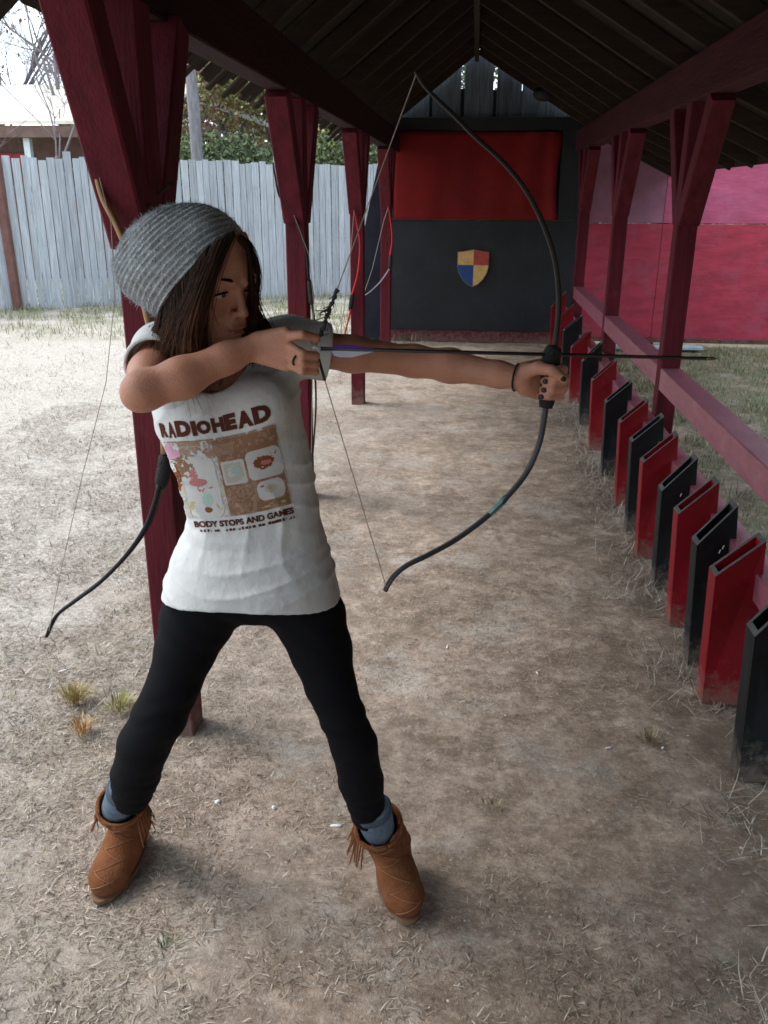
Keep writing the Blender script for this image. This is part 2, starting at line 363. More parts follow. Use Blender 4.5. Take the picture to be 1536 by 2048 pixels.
# ------------------------------------------------------------------ shelter
LX, RX = -.875, 1.05; PY = [2.25, 4.45, 6.75, 9.0]; RPY = [2.5, 4.72, 6.85, 9.1]
PB = [0.0, 0.0, 0.0, 0.0]
RIDGE = (-.05, 2.97)
shelter = empty('archery_shelter', (0, 5.5, 0))
tag(shelter, 'long open-sided archery shelter with maroon posts and brown board roof over the dirt lane', 'shelter')
def post(X, Y, dn=.36, df=.40):
    MB().beam((X+random.uniform(-.006, .006), Y, -.03), (X, Y, 1.972), .10, .10, (0, 1, 0), .005).build('post', M['maroon'], shelter)
    for s, dy in ((-1, dn), (1, df)):
        MB().beam((X+s*.001, Y+s*.040, 1.44), (X+s*.001, Y+s*dy, 1.969), .092, .104, (1, 0, 0), .006).build('knee_brace', M['maroon'], shelter)
        MB().ball((X+(.05 if X < 0 else -.05), Y+s*.075, 1.52), (.006, .011, .011), 8, 5).build('bolt_head', M['black_beam'], shelter)
for y in PY+[-.05, -2.3, -4.6]: post(-.847 if y == 2.25 else LX, y, .30 if y == 2.25 else .36, .31 if y == 2.25 else .36)  # last three are unseen posts added under the roof behind the camera
for y in RPY+[.1, -2.2, -4.6]: post(RX, y, .42, .40)
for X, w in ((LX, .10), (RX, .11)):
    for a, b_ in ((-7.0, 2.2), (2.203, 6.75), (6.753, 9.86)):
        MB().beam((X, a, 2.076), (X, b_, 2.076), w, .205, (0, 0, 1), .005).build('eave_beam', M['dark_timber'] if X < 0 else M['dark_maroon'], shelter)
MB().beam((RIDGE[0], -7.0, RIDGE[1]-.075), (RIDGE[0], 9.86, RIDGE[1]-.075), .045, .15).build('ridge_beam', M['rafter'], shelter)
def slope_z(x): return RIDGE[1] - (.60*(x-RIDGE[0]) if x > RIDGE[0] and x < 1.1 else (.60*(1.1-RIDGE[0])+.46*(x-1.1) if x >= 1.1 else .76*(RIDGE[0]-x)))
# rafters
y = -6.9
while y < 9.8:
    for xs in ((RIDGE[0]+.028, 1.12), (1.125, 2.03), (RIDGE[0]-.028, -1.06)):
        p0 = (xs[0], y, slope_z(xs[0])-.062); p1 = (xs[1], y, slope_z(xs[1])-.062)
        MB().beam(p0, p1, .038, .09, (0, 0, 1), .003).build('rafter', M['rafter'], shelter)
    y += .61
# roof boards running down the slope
y = -7.0; k = 0  # roof is carried on behind the camera to cut light from the front
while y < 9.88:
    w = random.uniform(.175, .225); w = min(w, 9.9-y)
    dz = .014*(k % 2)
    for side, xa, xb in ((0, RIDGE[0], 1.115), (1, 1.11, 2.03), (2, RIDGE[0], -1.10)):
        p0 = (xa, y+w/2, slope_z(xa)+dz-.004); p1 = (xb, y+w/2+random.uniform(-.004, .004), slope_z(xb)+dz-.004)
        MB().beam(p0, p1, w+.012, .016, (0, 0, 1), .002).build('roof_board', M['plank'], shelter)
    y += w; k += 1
# ragged shingle ends under the left eave
sh = None
for i in range(90):
    yy = 1.0 + i*.1 + random.uniform(-.02, .02); xb = -1.24-random.uniform(0, .11)
    me = MB().beam((-.98, yy, slope_z(-.98)+.036), (xb, yy, slope_z(xb)+.03-random.uniform(0, .03)), random.uniform(.06, .11), .012, (0, 0, 1), .001)
    me.build('shingle', M['plank'], shelter)
MB().beam((2.045, -7.0, slope_z(2.04)-.03), (2.045, 9.9, slope_z(2.04)-.03), .02, .09).build('fascia', M['rafter'], shelter)
MB().beam((1.13, 9.93, slope_z(1.1)-.05), (2.04, 9.93, slope_z(2.04)-.05), .03, .13, (0, 0, 1)).build('fascia', M['black_beam'], shelter)
# handrail and lower rail on the right
ys = [-1.2]+RPY
for i in range(len(ys)-1):
    a = ys[i]+(.052 if i else 0); b_ = ys[i+1]-.052
    MB().beam((RX, a, .645), (RX, b_, .645), .104, .115, (0, 0, 1), .004).build('handrail', M['maroon_rail'], shelter)
for a, b_ in ((-1.2, 4.6), (4.604, 9.8)):
    MB().beam((.955, a, .40), (.955, b_, .40), .085, .09, (0, 0, 1), .004).build('lower_rail', M['maroon_rail'], shelter)
# ------------------------------------------------------------------ end wall
EW = 9.94
ew = empty('end_wall', (0, EW, 0)); tag(ew, 'dark boarded end wall closing the far end of the shelter with grey gable planks', 'wall')
x = -.93
MB().beam((-.93, EW+.01, .70), (1.11, EW+.01, .70), .03, 1.20, (0, 0, 1), .003).build('painted_panel', M['black_panel'], ew)
MB().beam((-.95, EW-.03, .06), (1.11, EW-.03, .06), .06, .12).build('sill_board', M['maroon'], ew)
MB().beam((-.95, EW-.02, 2.25), (1.09, EW-.02, 2.25), .06, .13).build('cross_beam', M['black_beam'], ew)
MB().beam((.985, EW-.02, 1.303), (.985, EW-.02, 2.184), .25, .06, (0, 1, 0)).build('upright_board', M['black_panel'], ew)
MB().beam((-.915, EW-.02, 1.303), (-.915, EW-.02, 2.184), .05, .06, (0, 1, 0)).build('upright_board', M['black_beam'], ew)
MB().beam((-.93, EW+.04, 1.77), (1.11, EW+.04, 1.77), .02, .94, (0, 0, 1), .003).build('backing_board', M['black_beam'], ew)
gb = [(-.90, -.70, 0), (-.695, -.53, 0), (-.495, -.205, 0), (-.165, .13, 0), (.165, .42, 0), (.426, .68, 0), (.686, .90, 0), (.905, 1.10, 0)]
for a, b_, _ in gb:
    ts = [a, min(max(RIDGE[0], a), b_), b_]
    top = lambda q: slope_z(q)-.012
    vs = []
    for yy in (EW+.02, EW+.04):
        vs += [(a, yy, 2.2), (b_, yy, 2.2), (b_, yy, top(b_)), (ts[1], yy, top(ts[1])+.0001), (a, yy, top(a)+.00005)]
    MB().add(vs, [(0, 1, 2, 3, 4), (9, 8, 7, 6, 5), (0, 5, 6, 1), (1, 6, 7, 2), (2, 7, 8, 3), (3, 8, 9, 4), (4, 9, 5, 0)]).build('gable_board', M['gable'], ew)
MB().add([(-.92, EW+.05, 2.19), (1.08, EW+.05, 2.19), (1.08, EW+.05, slope_z(1.08)-.02), (.62, EW+.05, 2.56), (-.5, EW+.05, 2.60), (-.92, EW+.05, slope_z(-.92)-.02), (-.92, EW+.07, 2.19), (1.08, EW+.07, 2.19), (1.08, EW+.07, slope_z(1.08)-.02), (.62, EW+.07, 2.56), (-.5, EW+.07, 2.60), (-.92, EW+.07, slope_z(-.92)-.02)], [(0, 1, 2, 3, 4, 5), (11, 10, 9, 8, 7, 6)]+[(i, 6+i, 6+(i+1) % 6, (i+1) % 6) for i in range(6)]).build('backing_board', M['black_beam'], ew)
# red cloth
nx_, nz_ = 40, 18; vs = []; fs = []
for j in range(nz_+1):
    for i in range(nx_+1):
        u, v = i/nx_, j/nz_; fold = .012*math.sin(u*9+v*1.5)+.03*math.exp(-((u-.95-.03*v)/.025)**2)+.012*math.sin(u*31+2*v)*u
        xx = -.885+u*(1.745-.03*math.sin(v*3.1)*(u > .5)*u)
        vs.append((xx, EW-.055-fold, 2.185-v*.88-.02*u*(1-v)))
for j in range(nz_):
    for i in range(nx_): a = j*(nx_+1)+i; fs.append((a, a+nx_+1, a+nx_+2, a+1))
cl = MB().add(vs, fs).build('red_cloth', M['red_cloth'], None, True); sm = cl.modifiers.new('t', 'SOLIDIFY'); sm.thickness = .004
tag(cl, 'bright red cloth hung across the upper half of the dark end wall', 'cloth')
# shield
def shield_pts(cx, cz, w, h):
    P = [(-1, .86), (-.6, .9), (0, 1.0), (.6, .9), (1, .86), (1, .1), (.9, -.25), (.66, -.6), (.34, -.86), (0, -1), (-.34, -.86), (-.66, -.6), (-.9, -.25), (-1, .1)]
    return [(cx+x_*w/2, cz+z_*h/2) for x_, z_ in P]
SHC = (-.01, .80); sh = empty('heraldic_shield', (SHC[0], EW-.03, SHC[1])); tag(sh, 'small quartered gold, red and blue shield mounted on the charcoal end wall', 'shield')
sp = shield_pts(*SHC, .345, .40)
def prism(pts, y0, y1, name, m, parent):
    n = len(pts); vs = [(x_, y0, z_) for x_, z_ in pts]+[(x_, y1, z_) for x_, z_ in pts]
    MB().add(vs, [tuple(range(n)), tuple(range(2*n-1, n-1, -1))]+[(i, n+i, n+(i+1) % n, (i+1) % n) for i in range(n)]).build(name, m, parent)
prism(sp, EW-.036, EW-.006, 'shield_board', mat('shield_back', (.25, .16, .09)), sh)
def clip(pts, ax, val, keep):
    out = []
    for i in range(len(pts)):
        p, q = pts[i], pts[(i+1) % len(pts)]; a, b2 = (p[ax]-val)*keep, (q[ax]-val)*keep
        if a >= 0: out.append(p)
        if (a > 0) != (b2 > 0) and a != b2: t = a/(a-b2); out.append(tuple(p[k]+t*(q[k]-p[k]) for k in (0, 1)))
    return out
gold = mat('gold_paint', (.62, .38, .14), .6, .2, 20); blu = mat('blue_paint', (.02, .06, .20), .6, .2, 20); rd = mat('red_paint', (.42, .06, .04), .6, .2, 20)
qx, qz = SHC[0]+.005, SHC[1]+.035
for kx, kz, m_, nm in ((-1, 1, gold, 'gold_quarter'), (1, 1, rd, 'red_quarter'), (-1, -1, blu, 'blue_quarter'), (1, -1, gold, 'gold_quarter')):
    pp = clip(clip([(SHC[0]+(a-SHC[0])*.965, SHC[1]+(b_-SHC[1])*.965) for a, b_ in sp], 0, qx+kx*.001, kx), 1, qz+kz*.001, kz)
    prism(pp, EW-.042, EW-.036, nm, m_, sh)
# wing board left of the end wall
wg = MB().add([(-1.28, 9.7, 0), (-.935, 9.9, 0), (-.935, 9.9, 2.15), (-1.0, 9.86, 2.1), (-1.20, 9.74, 1.15), (-1.28, 9.73, 0), (-.935, 9.93, 0), (-.935, 9.93, 2.15), (-1.0, 9.89, 2.1), (-1.20, 9.77, 1.15)],
              [(0, 1, 2, 3, 4), (9, 8, 7, 6, 5), (0, 5, 6, 1), (1, 6, 7, 2), (2, 7, 8, 3), (3, 8, 9, 4), (4, 9, 5, 0)]).build('wing_board', M['navy'])
tag(wg, 'tall tapering dark slate board standing just left of the end wall', 'board')
# unlit flood lamp under the far ridge
fl = empty('flood_lamp', (.62, 9.2, 2.45)); tag(fl, 'small black unlit lamp fixed under the roof by the gable', 'lamp')
MB().ball((.60, 9.2, 2.46), (.11, .12, .07), 12, 8).build('lamp_housing', M['black_beam'], fl, True)
MB().tube([(.60, 9.2, 2.50), (.60, 9.2, 2.60)], .012).build('bracket', M['black_beam'], fl)

# ------------------------------------------------------------------ pink plywood wall
pw = empty('plywood_wall', (2.5, 10.0, 0)); tag(pw, 'pink and raspberry painted plywood wall outside the shelter beyond the handrail', 'wall')
PWY = 9.99
for i, (a, b_) in enumerate(((1.10, 1.98), (1.986, 4.1), (4.106, 6.5))):
    dy = .004*(i % 2)
    MB().beam((a, PWY+dy, .675), (b_, PWY+dy, .675), .02, 1.20).build('plywood_panel', M['pink_low'], pw)
    ztop = 2.62 if i == 0 else 2.62
    MB().beam((a, PWY+.008+dy, (1.283+ztop)/2), (b_, PWY+.008+dy, (1.283+ztop)/2), .018, ztop-1.283).build('plywood_panel', M['grey_ply'] if i == 0 else M['pink_up'], pw)
for x_ in (1.98, 4.1): MB().beam((x_, PWY+.05, 0), (x_, PWY+.05, 2.5), .09, .05, (0, 1, 0)).build('stud', M['maroon'], pw)
MB().beam((1.3, PWY-.01, .05), (6.5, PWY-.01, .05), .05, .045).build('skirting', M['maroon'], pw)
bb = MB().beam((1.25, 9.55, .035), (2.45, 9.6, .035), .14, .03).build('pale_board', mat('pale_blue_board', (.40, .50, .58), .8, .3, 9))
tag(bb, 'pale blue board lying in the grass along the foot of the pink wall', 'board')

# ------------------------------------------------------------------ quivers
qpos = [(2.185, 'b', 1.02), (2.585, 'r', 1.0), (2.83, 'b', .98), (3.13, 'r', 1.01), (3.47, 'b', .98), (3.80, 'r', 1.0), (4.13, 'b', 1.0), (4.52, 'r', .99), (5.03, 'b', 1.0), (5.62, 'r', 1.0), (6.3, 'b', 1.02), (6.95, 'r', 1.0), (7.6, 'b', 1.08), (8.3, 'r', 1.08), (9.0, 'r', 1.15)]
qlab = ['nearest quiver box, black, cut off by the right edge of the photo', 'large red box nearest the camera with a pale scuff near its foot', 'black box with a small white scratch, just behind the nearest red box',
 'red box second among the red ones, between two scratched black boxes', 'black box with a tiny white dot near its slanted mouth', 'red box third among the red ones, in front of a shelter post',
 'black box just right of the second handrail post foot', 'red box fourth among the red ones counted from the camera', 'plain black box below the arrow shaft, fifth black from the camera', 'red box beside the bow hand, fifth red from the camera',
 'black box crossed by the arrow shaft near the bow hand', 'red box just above the arrow shaft behind the bow', 'far slate black box with its top tipped to the right', 'far red box close behind the bow limb', 'farthest red box touching the dark end wall']
for i, (Y, c, s_) in enumerate(qpos):
    q = empty('arrow_quiver', (.85, Y, 0)); tag(q, qlab[i], 'quiver', 'red and black quiver boxes along the lower rail')
    th_ = .078; wl = .013; tilt = random.uniform(-.022, .022)+.03; tw = random.uniform(-.022, .022)
    x0, x1 = .80+random.uniform(-.008, .008), .947
    def corner(x_, t, z): # t 0..1 across thickness; leans back and slightly turned
        f_ = (x_-x0)/(x1-x0); lean = (tilt)*(z/.45); return Vector((x_-.012*z/.45, Y-.04+t*th_+lean+f_*(.03+tw)*(z/.45), z))
    zt0, zt1 = (.435+random.uniform(-.006, .006))*s_, (.56+random.uniform(-.010, .010))*s_
    def hexa(xa, xb, ta, tb, za=-.005):
        ztop = lambda x_: zt0+(zt1-zt0)*(x_-x0)/(x1-x0)
        v = [corner(xa, ta, za), corner(xb, ta, za), corner(xb, tb, za), corner(xa, tb, za), corner(xa, ta, ztop(xa)), corner(xb, ta, ztop(xb)), corner(xb, tb, ztop(xb)), corner(xa, tb, ztop(xa))]
        return v, [(3, 2, 1, 0), (0, 1, 5, 4), (1, 2, 6, 5), (2, 3, 7, 6), (3, 0, 4, 7), (4, 5, 6, 7)]
    mm = M['q_red'] if c == 'r' else M['q_black']; e = .17
    def wallp(nm, xa, xb, ta, tb):
        me = MB().add(*hexa(xa, xb, ta, tb)).mesh(nm); me.materials.append(mm); me.materials.append(M['q_edge']); me.polygons[5].material_index = 1
        link(nm, me, None, q)
    wallp('front_board', x0+.0005, x1-.0005, 0, e); wallp('back_board', x0+.0005, x1-.0005, 1-e, 1)
    wallp('side_board', x0, x0+wl, e+.002, 1-e-.002); wallp('side_board', x1-wl, x1, e+.002, 1-e-.002)
    if i in (2, 4):
        for k_ in range(1 if i == 4 else 2):
            p_ = corner(.885+.012*k_, -.012, .40+.014*k_); MB().beam(p_, p_+Vector((.004, 0, .014)), .003, .002, (0, 1, 0), .0004).build('scratch', M['white'], q)
    for k_ in range(3):
        p_ = corner(x0+.03+.045*k_, -.006, .06+random.uniform(0, .02)); MB().ball(p_, (.0035, .002, .0035), 6, 4).build('screw_head', M['q_edge'], q)
    MB().add([corner(x0+wl, e, .02), corner(x1-wl, e, .02), corner(x1-wl, 1-e, .02), corner(x0+wl, 1-e, .02)], [(0, 1, 2, 3)]).build('bottom', M['black_beam'], q)

# ------------------------------------------------------------------ picket fence
fA, fB = Vector((-9.4, 10.2, 0)), Vector((-.2, 15.65, 0)); fd = (fB-fA).normalized(); fn = Vector((-fd.y, fd.x, 0)); flen = (fB-fA).length
fence = empty('picket_fence', fA); tag(fence, 'tall weathered grey picket fence closing the yard on the left', 'fence')
t = 0
while t < flen:
    w = random.uniform(.085, .115); hgt = 2.0+random.uniform(-.03, .03)+(.12 if random.random() < .03 else 0)
    c = fA+fd*(t+w/2)+fn*random.uniform(-.006, .006)
    o_ = c+fd*random.uniform(-.008, .008)
    MB().beam((c.x, c.y, -.02), (o_.x, o_.y, hgt), w, .02, fn, .002, w1=w*.96).build('picket', M['picket'], fence)
    t += w+random.uniform(.004, .014)
for z_ in (.45, 1.6):
    a = fA+fn*.035; b_ = fB+fn*.035; MB().beam((a.x, a.y, z_), (b_.x, b_.y, z_), .04, .09).build('fence_rail', M['weathered'], fence)
rp = MB().beam(Vector((-6.36, 11.9, 0)), Vector((-6.40, 11.9, 2.0)), .11, .09, (0, 1, 0)).build('red_fence_post', mat('faded_red_post', (.15, .072, .06), .8, .3, 6))
tag(rp, 'faded reddish brown post standing against the grey picket fence', 'post')

# ------------------------------------------------------------------ buildings beyond the fence
bd = empty('low_building', (-13.5, 17, 0)); tag(bd, 'low brown building with a pale cream roof behind the left end of the fence', 'building')
cream = mat('cream_metal_roof', (.75, .70, .58), .5, .15, 2); brw = mat('brown_siding', (.16, .10, .08), .8, .3, 5)
MB().beam((-18, 17.6, 1.35), (-6.3, 17.6, 1.35), .2, 2.7).build('wall', brw, bd)
MB().add([(-18.4, 16.4, 2.78), (-5.9, 16.4, 2.78), (-5.9, 19.9, 3.75), (-18.4, 19.9, 3.75), (-18.4, 16.4, 2.72), (-5.9, 16.4, 2.72), (-5.9, 19.9, 3.69), (-18.4, 19.9, 3.69)], [(0, 1, 2, 3), (7, 6, 5, 4), (0, 4, 5, 1), (1, 5, 6, 2), (3, 2, 6, 7), (0, 3, 7, 4)]).build('roof', cream, bd)
MB().beam((-18.4, 16.45, 2.60), (-5.9, 16.45, 2.60), .05, .2).build('fascia_board', brw, bd)
for x_ in (-8.25, -11.2): MB().beam((x_, 16.6, 0), (x_, 16.6, 2.5), .12, .12, (0, 1, 0)).build('porch_post', mat('pale_post', (.6, .66, .66)), bd)
MB().beam((-10.6, 17.45, 2.15), (-8.6, 17.45, 2.15), .05, .25).build('red_sign_board', mat('dull_red_board', (.4, .06, .07)), bd)
sd = empty('white_roofed_shed', (-5.4, 22, 0)); tag(sd, 'far shed with a sloping white roof edge half hidden by autumn trees', 'shed')
wh = mat('white_roof', (.85, .87, .9), .5, .05, 3)
a0, a1 = at(415, 205, 22), at(640, 285, 22)
MB().beam(a0, a1, .5, .12).build('roof', wh, sd); MB().beam((a0.x+.4, 22.3, 1.2), (a1.x-.3, 22.3, 1.2), .2, 2.2).build('wall', brw, sd)

# ------------------------------------------------------------------ trees and shrubs
def leaves(name, pts, size, m, parent, cols=None):
    n = len(pts); P = np.asarray(pts); a = RNG.normal(size=(n, 3)); a /= np.linalg.norm(a, axis=1)[:, None]; c = RNG.normal(size=(n, 3)); c -= a*(a*c).sum(1)[:, None]; c /= np.linalg.norm(c, axis=1)[:, None]
    s = size*RNG.uniform(.5, 1.4, (n, 1)); V = np.stack([P-a*s, P+c*s*.55, P+a*s, P-c*s*.55], 1).reshape(-1, 3)
    C = None if cols is None else np.repeat(cols, 4, axis=0)
    return npmesh(name, V, np.arange(4*n).reshape(n, 4), m, parent, False, C)
def branchy(mb, p, d, L_, r, depth, tips, spread=.55):
    n = 4; pts = [p]; q = p.copy(); dd = d.copy()
    for _ in range(n):
        dd = (dd + Vector([random.gauss(0, .10) for _ in range(3)])+Vector((0, 0, .04))).normalized(); q = q+dd*L_/n; pts.append(q.copy())
    mb.tube(pts, [r*(1-.35*i/n) for i in range(n+1)], 5 if depth > 2 else 3, caps=False)
    if depth == 0: tips.append(q.copy()); return
    for k in range(random.choice((2, 3, 3))):
        nd = (dd + Vector([random.gauss(0, spread) for _ in range(3)])).normalized(); st = pts[random.choice((2, 3, 4))]
        branchy(mb, st, nd, L_*random.uniform(.6, .82), r*.6, depth-1, tips, spread)
LEAF = mat('leaf', (1, 1, 1), .7, .1, 8, 0, attr='tint')
def tree(name, base, h, crown_r, cols, label, nleaf=6000, bare=False, r0=.12, dens=.9, leafsize=.09, depth=5):
    root = empty(name, base); tag(root, label, 'tree', 'trees beyond the fence'); mb = MB(); tips = []
    branchy(mb, Vector(base), Vector((random.gauss(0, .04), random.gauss(0, .04), 1)), h*.42, r0, depth, tips, .5 if not bare else .42)
    mb.build('trunk', M['bark'] if not bare else M['twig'], root, True)
    if nleaf:
        T = np.array([list(t_) for t_ in tips]); idx = RNG.integers(0, len(T), nleaf); P = T[idx]+RNG.normal(size=(nleaf, 3))*crown_r
        cs = np.array(cols)[RNG.integers(0, len(cols), len(T))][idx]*RNG.uniform(.6, 1.35, (nleaf, 1)); leaves('crown', P, leafsize, LEAF, root, cs)
GR = [(.11, .15, .07), (.16, .20, .08), (.09, .12, .07)]; OR = [(.32, .16, .09), (.34, .22, .09), (.24, .13, .10)]; YG = [(.28, .30, .09), (.20, .24, .09), (.33, .28, .11)]
def shrub(base, r, n, cols, label):
    root = empty('shrub', base); tag(root, label, 'shrub', 'shrubs along the back of the fence'); mb = MB(); tips = []
    for _ in range(5): branchy(mb, Vector(base), Vector((random.gauss(0, .4), random.gauss(0, .4), 1)).normalized(), r[2]*.6, .03, 2, tips, .5)
    mb.build('stem', M['twig'], root)
    u = RNG.normal(size=(n, 3)); u /= np.linalg.norm(u, axis=1)[:, None]; rr = RNG.uniform(.35, 1.05, (n, 1))**.6
    lump = 1+.22*np.sin(u[:, :1]*7+base[0])*np.sin(u[:, 2:]*6+base[1]); P = np.array(base)+np.array([0, 0, r[2]])+u*rr*lump*np.array(r)
    cs = np.array(cols)[RNG.integers(0, len(cols), n)]*RNG.uniform(.5, 1.4, (n, 1)); leaves('crown', P, .045, LEAF, root, cs)
b0 = at(395, 330, 15.2)
mbt = MB(); rt = empty('grey_tree', (b0.x, 15.2, 0)); tag(rt, 'slim grey trunked tree rising just behind the fence by the first post', 'tree', 'trees beyond the fence')
mbt.tube(crom([(b0.x, 15.2, 0), at(395, 320, 15.2), at(388, 220, 15.2), at(380, 130, 15.2), at(372, 60, 15.2), at(380, -60, 15.2)], 16), [.10]*8+[.085]*8, 9); mbt.build('trunk', M['bark'], rt, True)
mbl = MB(); tl = []
for q_, dd_ in ((at(385, 150, 15.2), (-.5, .2, .8)), (at(384, 120, 15.2), (.6, .2, .8)), (at(380, 40, 15.2), (-.3, .3, .9))): branchy(mbl, q_, Vector(dd_).normalized(), 1.3, .03, 3, tl, .4)
mbl.build('branches', M['twig'], rt, True)
tree('autumn_tree', (-6.3, 22.5, 0), 6.5, .42, OR+YG[:1]+GR[:1], 'rust and orange autumn tree behind the slim grey trunk', 20000, leafsize=.045)
tree('autumn_tree', (-4.6, 24.5, 0), 7.0, .5, YG[:2]+OR+GR[:1], 'yellow and rust leafy tree above the far white roof edge', 24000, leafsize=.05)
tree('autumn_tree', (-3.2, 20.5, 0), 5.5, .45, GR+YG[:1]+OR[1:2], 'green tree with a few ochre leaves seen between the second and third posts', 22000, leafsize=.045)
tree('autumn_tree', (-2.75, 22, 0), 6.0, .5, GR, 'dark green tree seen in the gap beside the wing board', 18000, leafsize=.05)
tree('bare_tree', (-10.6, 20.5, 0), 7.5, .5, OR, 'leafless tree with fine grey lilac twigs above the cream roof', 0, True, .09, depth=7)
tree('bare_tree', (-8.2, 16.0, 0), 5.5, .5, OR, 'thin leafless sapling in front of the brown building wall', 0, True, .05, depth=6)
tree('bare_tree', (-13.0, 24.0, 0), 9.0, .6, OR, 'taller leafless tree at the far left, higher than the roof', 900, True, .12, depth=7, leafsize=.06)
tree('bare_tree', (-9.6, 27.0, 0), 9.0, .6, OR, 'leafless tree standing farther back behind the sapling', 700, True, .12, depth=7, leafsize=.06)
tree('bare_tree', (-9.2, 19.0, 0), 7.0, .5, OR, 'leafless tree right behind the cream roof near the leaning brace', 0, True, .07, depth=7)
tree('bare_tree', (-12.0, 21.5, 0), 8.0, .5, OR, 'many twigged leafless tree rising from behind the left of the cream roof', 0, True, .09, depth=7)
tree('bare_tree', (-7.2, 21.0, 0), 7.5, .5, OR, 'leafless tree seen between the first post and the slim grey trunk', 500, True, .08, depth=7, leafsize=.05)
tree('evergreen_tree', (-12.6, 19.2, 0), 7.5, .3, GR, 'green leafy tree at the top left corner of the picture', 14000, leafsize=.05)
sl = ['leafy shrub peeping over the fence right of the nearest post', 'dark shrub over the fence left of the second post', 'olive shrub over the fence behind the second post', 'dark green shrub over the fence between second and third posts', 'shrub over the fence end beside the wing board', 'bushy shrub over the fence next to the grey trunk']
for i, (px_, Y_, rr) in enumerate(((350, 16.0, (1.0, .7, 1.25)), (455, 16.6, (1.1, .7, 1.30)), (540, 17.2, (1.1, .7, 1.28)), (645, 17.6, (1.0, .7, 1.35)), (730, 17.8, (.9, .7, 1.3)), (410, 17.5, (1.1, .7, 1.3)))):
    c = gnd(px_, 560) ; x_ = at(px_, 330, Y_).x
    shrub((x_, Y_, 0), rr, 11000, GR if i % 3 else GR+YG[:1], sl[i])
# far wooded rise so the horizon is closed
wood_n = 52000; wx = RNG.uniform(-60, 45, wood_n); wy = RNG.uniform(38, 60, wood_n); wtop = 2.6+5.5*np.clip((-wx/wy-.09)/.04, 0, 1)*np.clip((wx/wy+.47)/.05, 0, 1)+1.4*vnoise(wx+100, wy*0, .25, 9)+1.0*vnoise(wx+100, wy*0, .9, 8); wz = wtop*RNG.uniform(0, 1, wood_n)**.7
wcol = np.array([(.12, .13, .09), (.17, .13, .10), (.18, .19, .10), (.24, .15, .09)])[RNG.integers(0, 4, wood_n)]*RNG.uniform(.6, 1.3, (wood_n, 1))
wn2 = 16000; rx_ = RNG.uniform(11, 17, wn2); ry_ = RNG.uniform(-22, 30, wn2); rz_ = (5.2+1.5*vnoise(ry_+60, ry_*0, .3, 5))*RNG.uniform(0, 1, wn2)**.8  # out-of-view leaf mass, added to weaken light from the open right side
rc_ = np.array([(.09, .11, .06), (.14, .10, .06), (.10, .12, .05)])[RNG.integers(0, 3, wn2)]*RNG.uniform(.6, 1.3, (wn2, 1))
tag(leaves('side_light_block', np.stack([rx_, ry_, rz_], 1), .42, LEAF, None, rc_), 'unseen wood added on the right to dim the light from that side', 'wood', kind='stuff')
tag(leaves('distant_wood', np.stack([wx, wy, wz], 1), .30, LEAF, None, wcol), 'low grey green autumn wood far beyond the fence', 'wood', kind='stuff')

# ------------------------------------------------------------------ straw, grass, litter
def blades(name, n, xy, lmin, lmax, wid, tilt, cols, label, cat, lift=0):
    x, y = xy; n = len(x); a = RNG.uniform(0, 2*np.pi, n); Ls = RNG.uniform(lmin, lmax, n); el = RNG.uniform(*tilt, n)
    d = np.stack([np.cos(a)*np.cos(el), np.sin(a)*np.cos(el), np.sin(el)], 1); s = np.stack([-np.sin(a), np.cos(a), np.zeros(n)], 1)*wid*RNG.uniform(.6, 1.3, (n, 1))
    p0 = np.stack([x, y, gz(x, y)+lift+.002], 1); bend = RNG.normal(0, .12, (n, 1))*s/wid*Ls[:, None]*.35
    mid = p0+d*Ls[:, None]*.55+bend; tip = p0+d*Ls[:, None]; tip[:, 2] -= Ls*.12*np.sin(el)+0; tip[:, 2] = np.maximum(tip[:, 2], gz(tip[:, 0], tip[:, 1])+.001)
    mid[:, 2] = np.maximum(mid[:, 2], gz(mid[:, 0], mid[:, 1])+.003)
    V = np.stack([p0-s, p0+s, mid+s*.8, mid-s*.8, tip+s*.15, tip-s*.15], 1).reshape(-1, 3)
    i = np.arange(n)[:, None]*6; F = np.concatenate([i+np.array([[0, 1, 2, 3]]), i+np.array([[3, 2, 4, 5]])])
    c = np.array(cols)[RNG.integers(0, len(cols), n)]*RNG.uniform(.6, 1.25, (n, 1)); C = np.repeat(c, 6, axis=0)
    return tag(npmesh(name, V, F, LEAF, None, False, C), label, cat, kind='stuff')
def scatter(n, x0, x1, y0, y1, dens):
    x = RNG.uniform(x0, x1, n); y = y0+(y1-y0)*RNG.uniform(0, 1, n)**1.35; k = RNG.random(n) < dens(x, y); return x[k], y[k]
clump = lambda x, y: vnoise(x+70, y+70, 2.6, 11)*.45+vnoise(x+70, y+70, 8, 12)*.3+vnoise(x+70, y+70, 21, 13)*.25
def d_straw(x, y):
    out = np.clip((-x-.35)/.8, 0, 1); rt_ = np.clip((x-.35)/.4, 0, 1)*np.clip((3.4-y)/1.5, .25, 1); near = np.clip((2.0-y)/.6, 0, 1)*.5
    return np.clip(.17+.70*out+.75*rt_+near*.6, 0, 1)*np.clip((clump(x, y)-.37)*5, .03, 1)
ST = [(.47, .39, .31), (.36, .285, .215), (.25, .19, .14), (.54, .47, .40), (.15, .115, .09), (.33, .275, .21), (.24, .185, .135)]
blades('straw_litter', 0, scatter(420000, -3.2, 1.6, .75, 6.5, d_straw), .006, .030, .0011, (0, .45), ST, 'fine dry straw and dead grass trodden into the dirt', 'straw')
blades('straw_litter', 0, scatter(2500, -3.2, 1.6, .75, 5, d_straw), .04, .075, .0010, (0, .35), ST[1:3]+ST[5:], 'longer loose dry stalks lying on the dirt', 'straw')
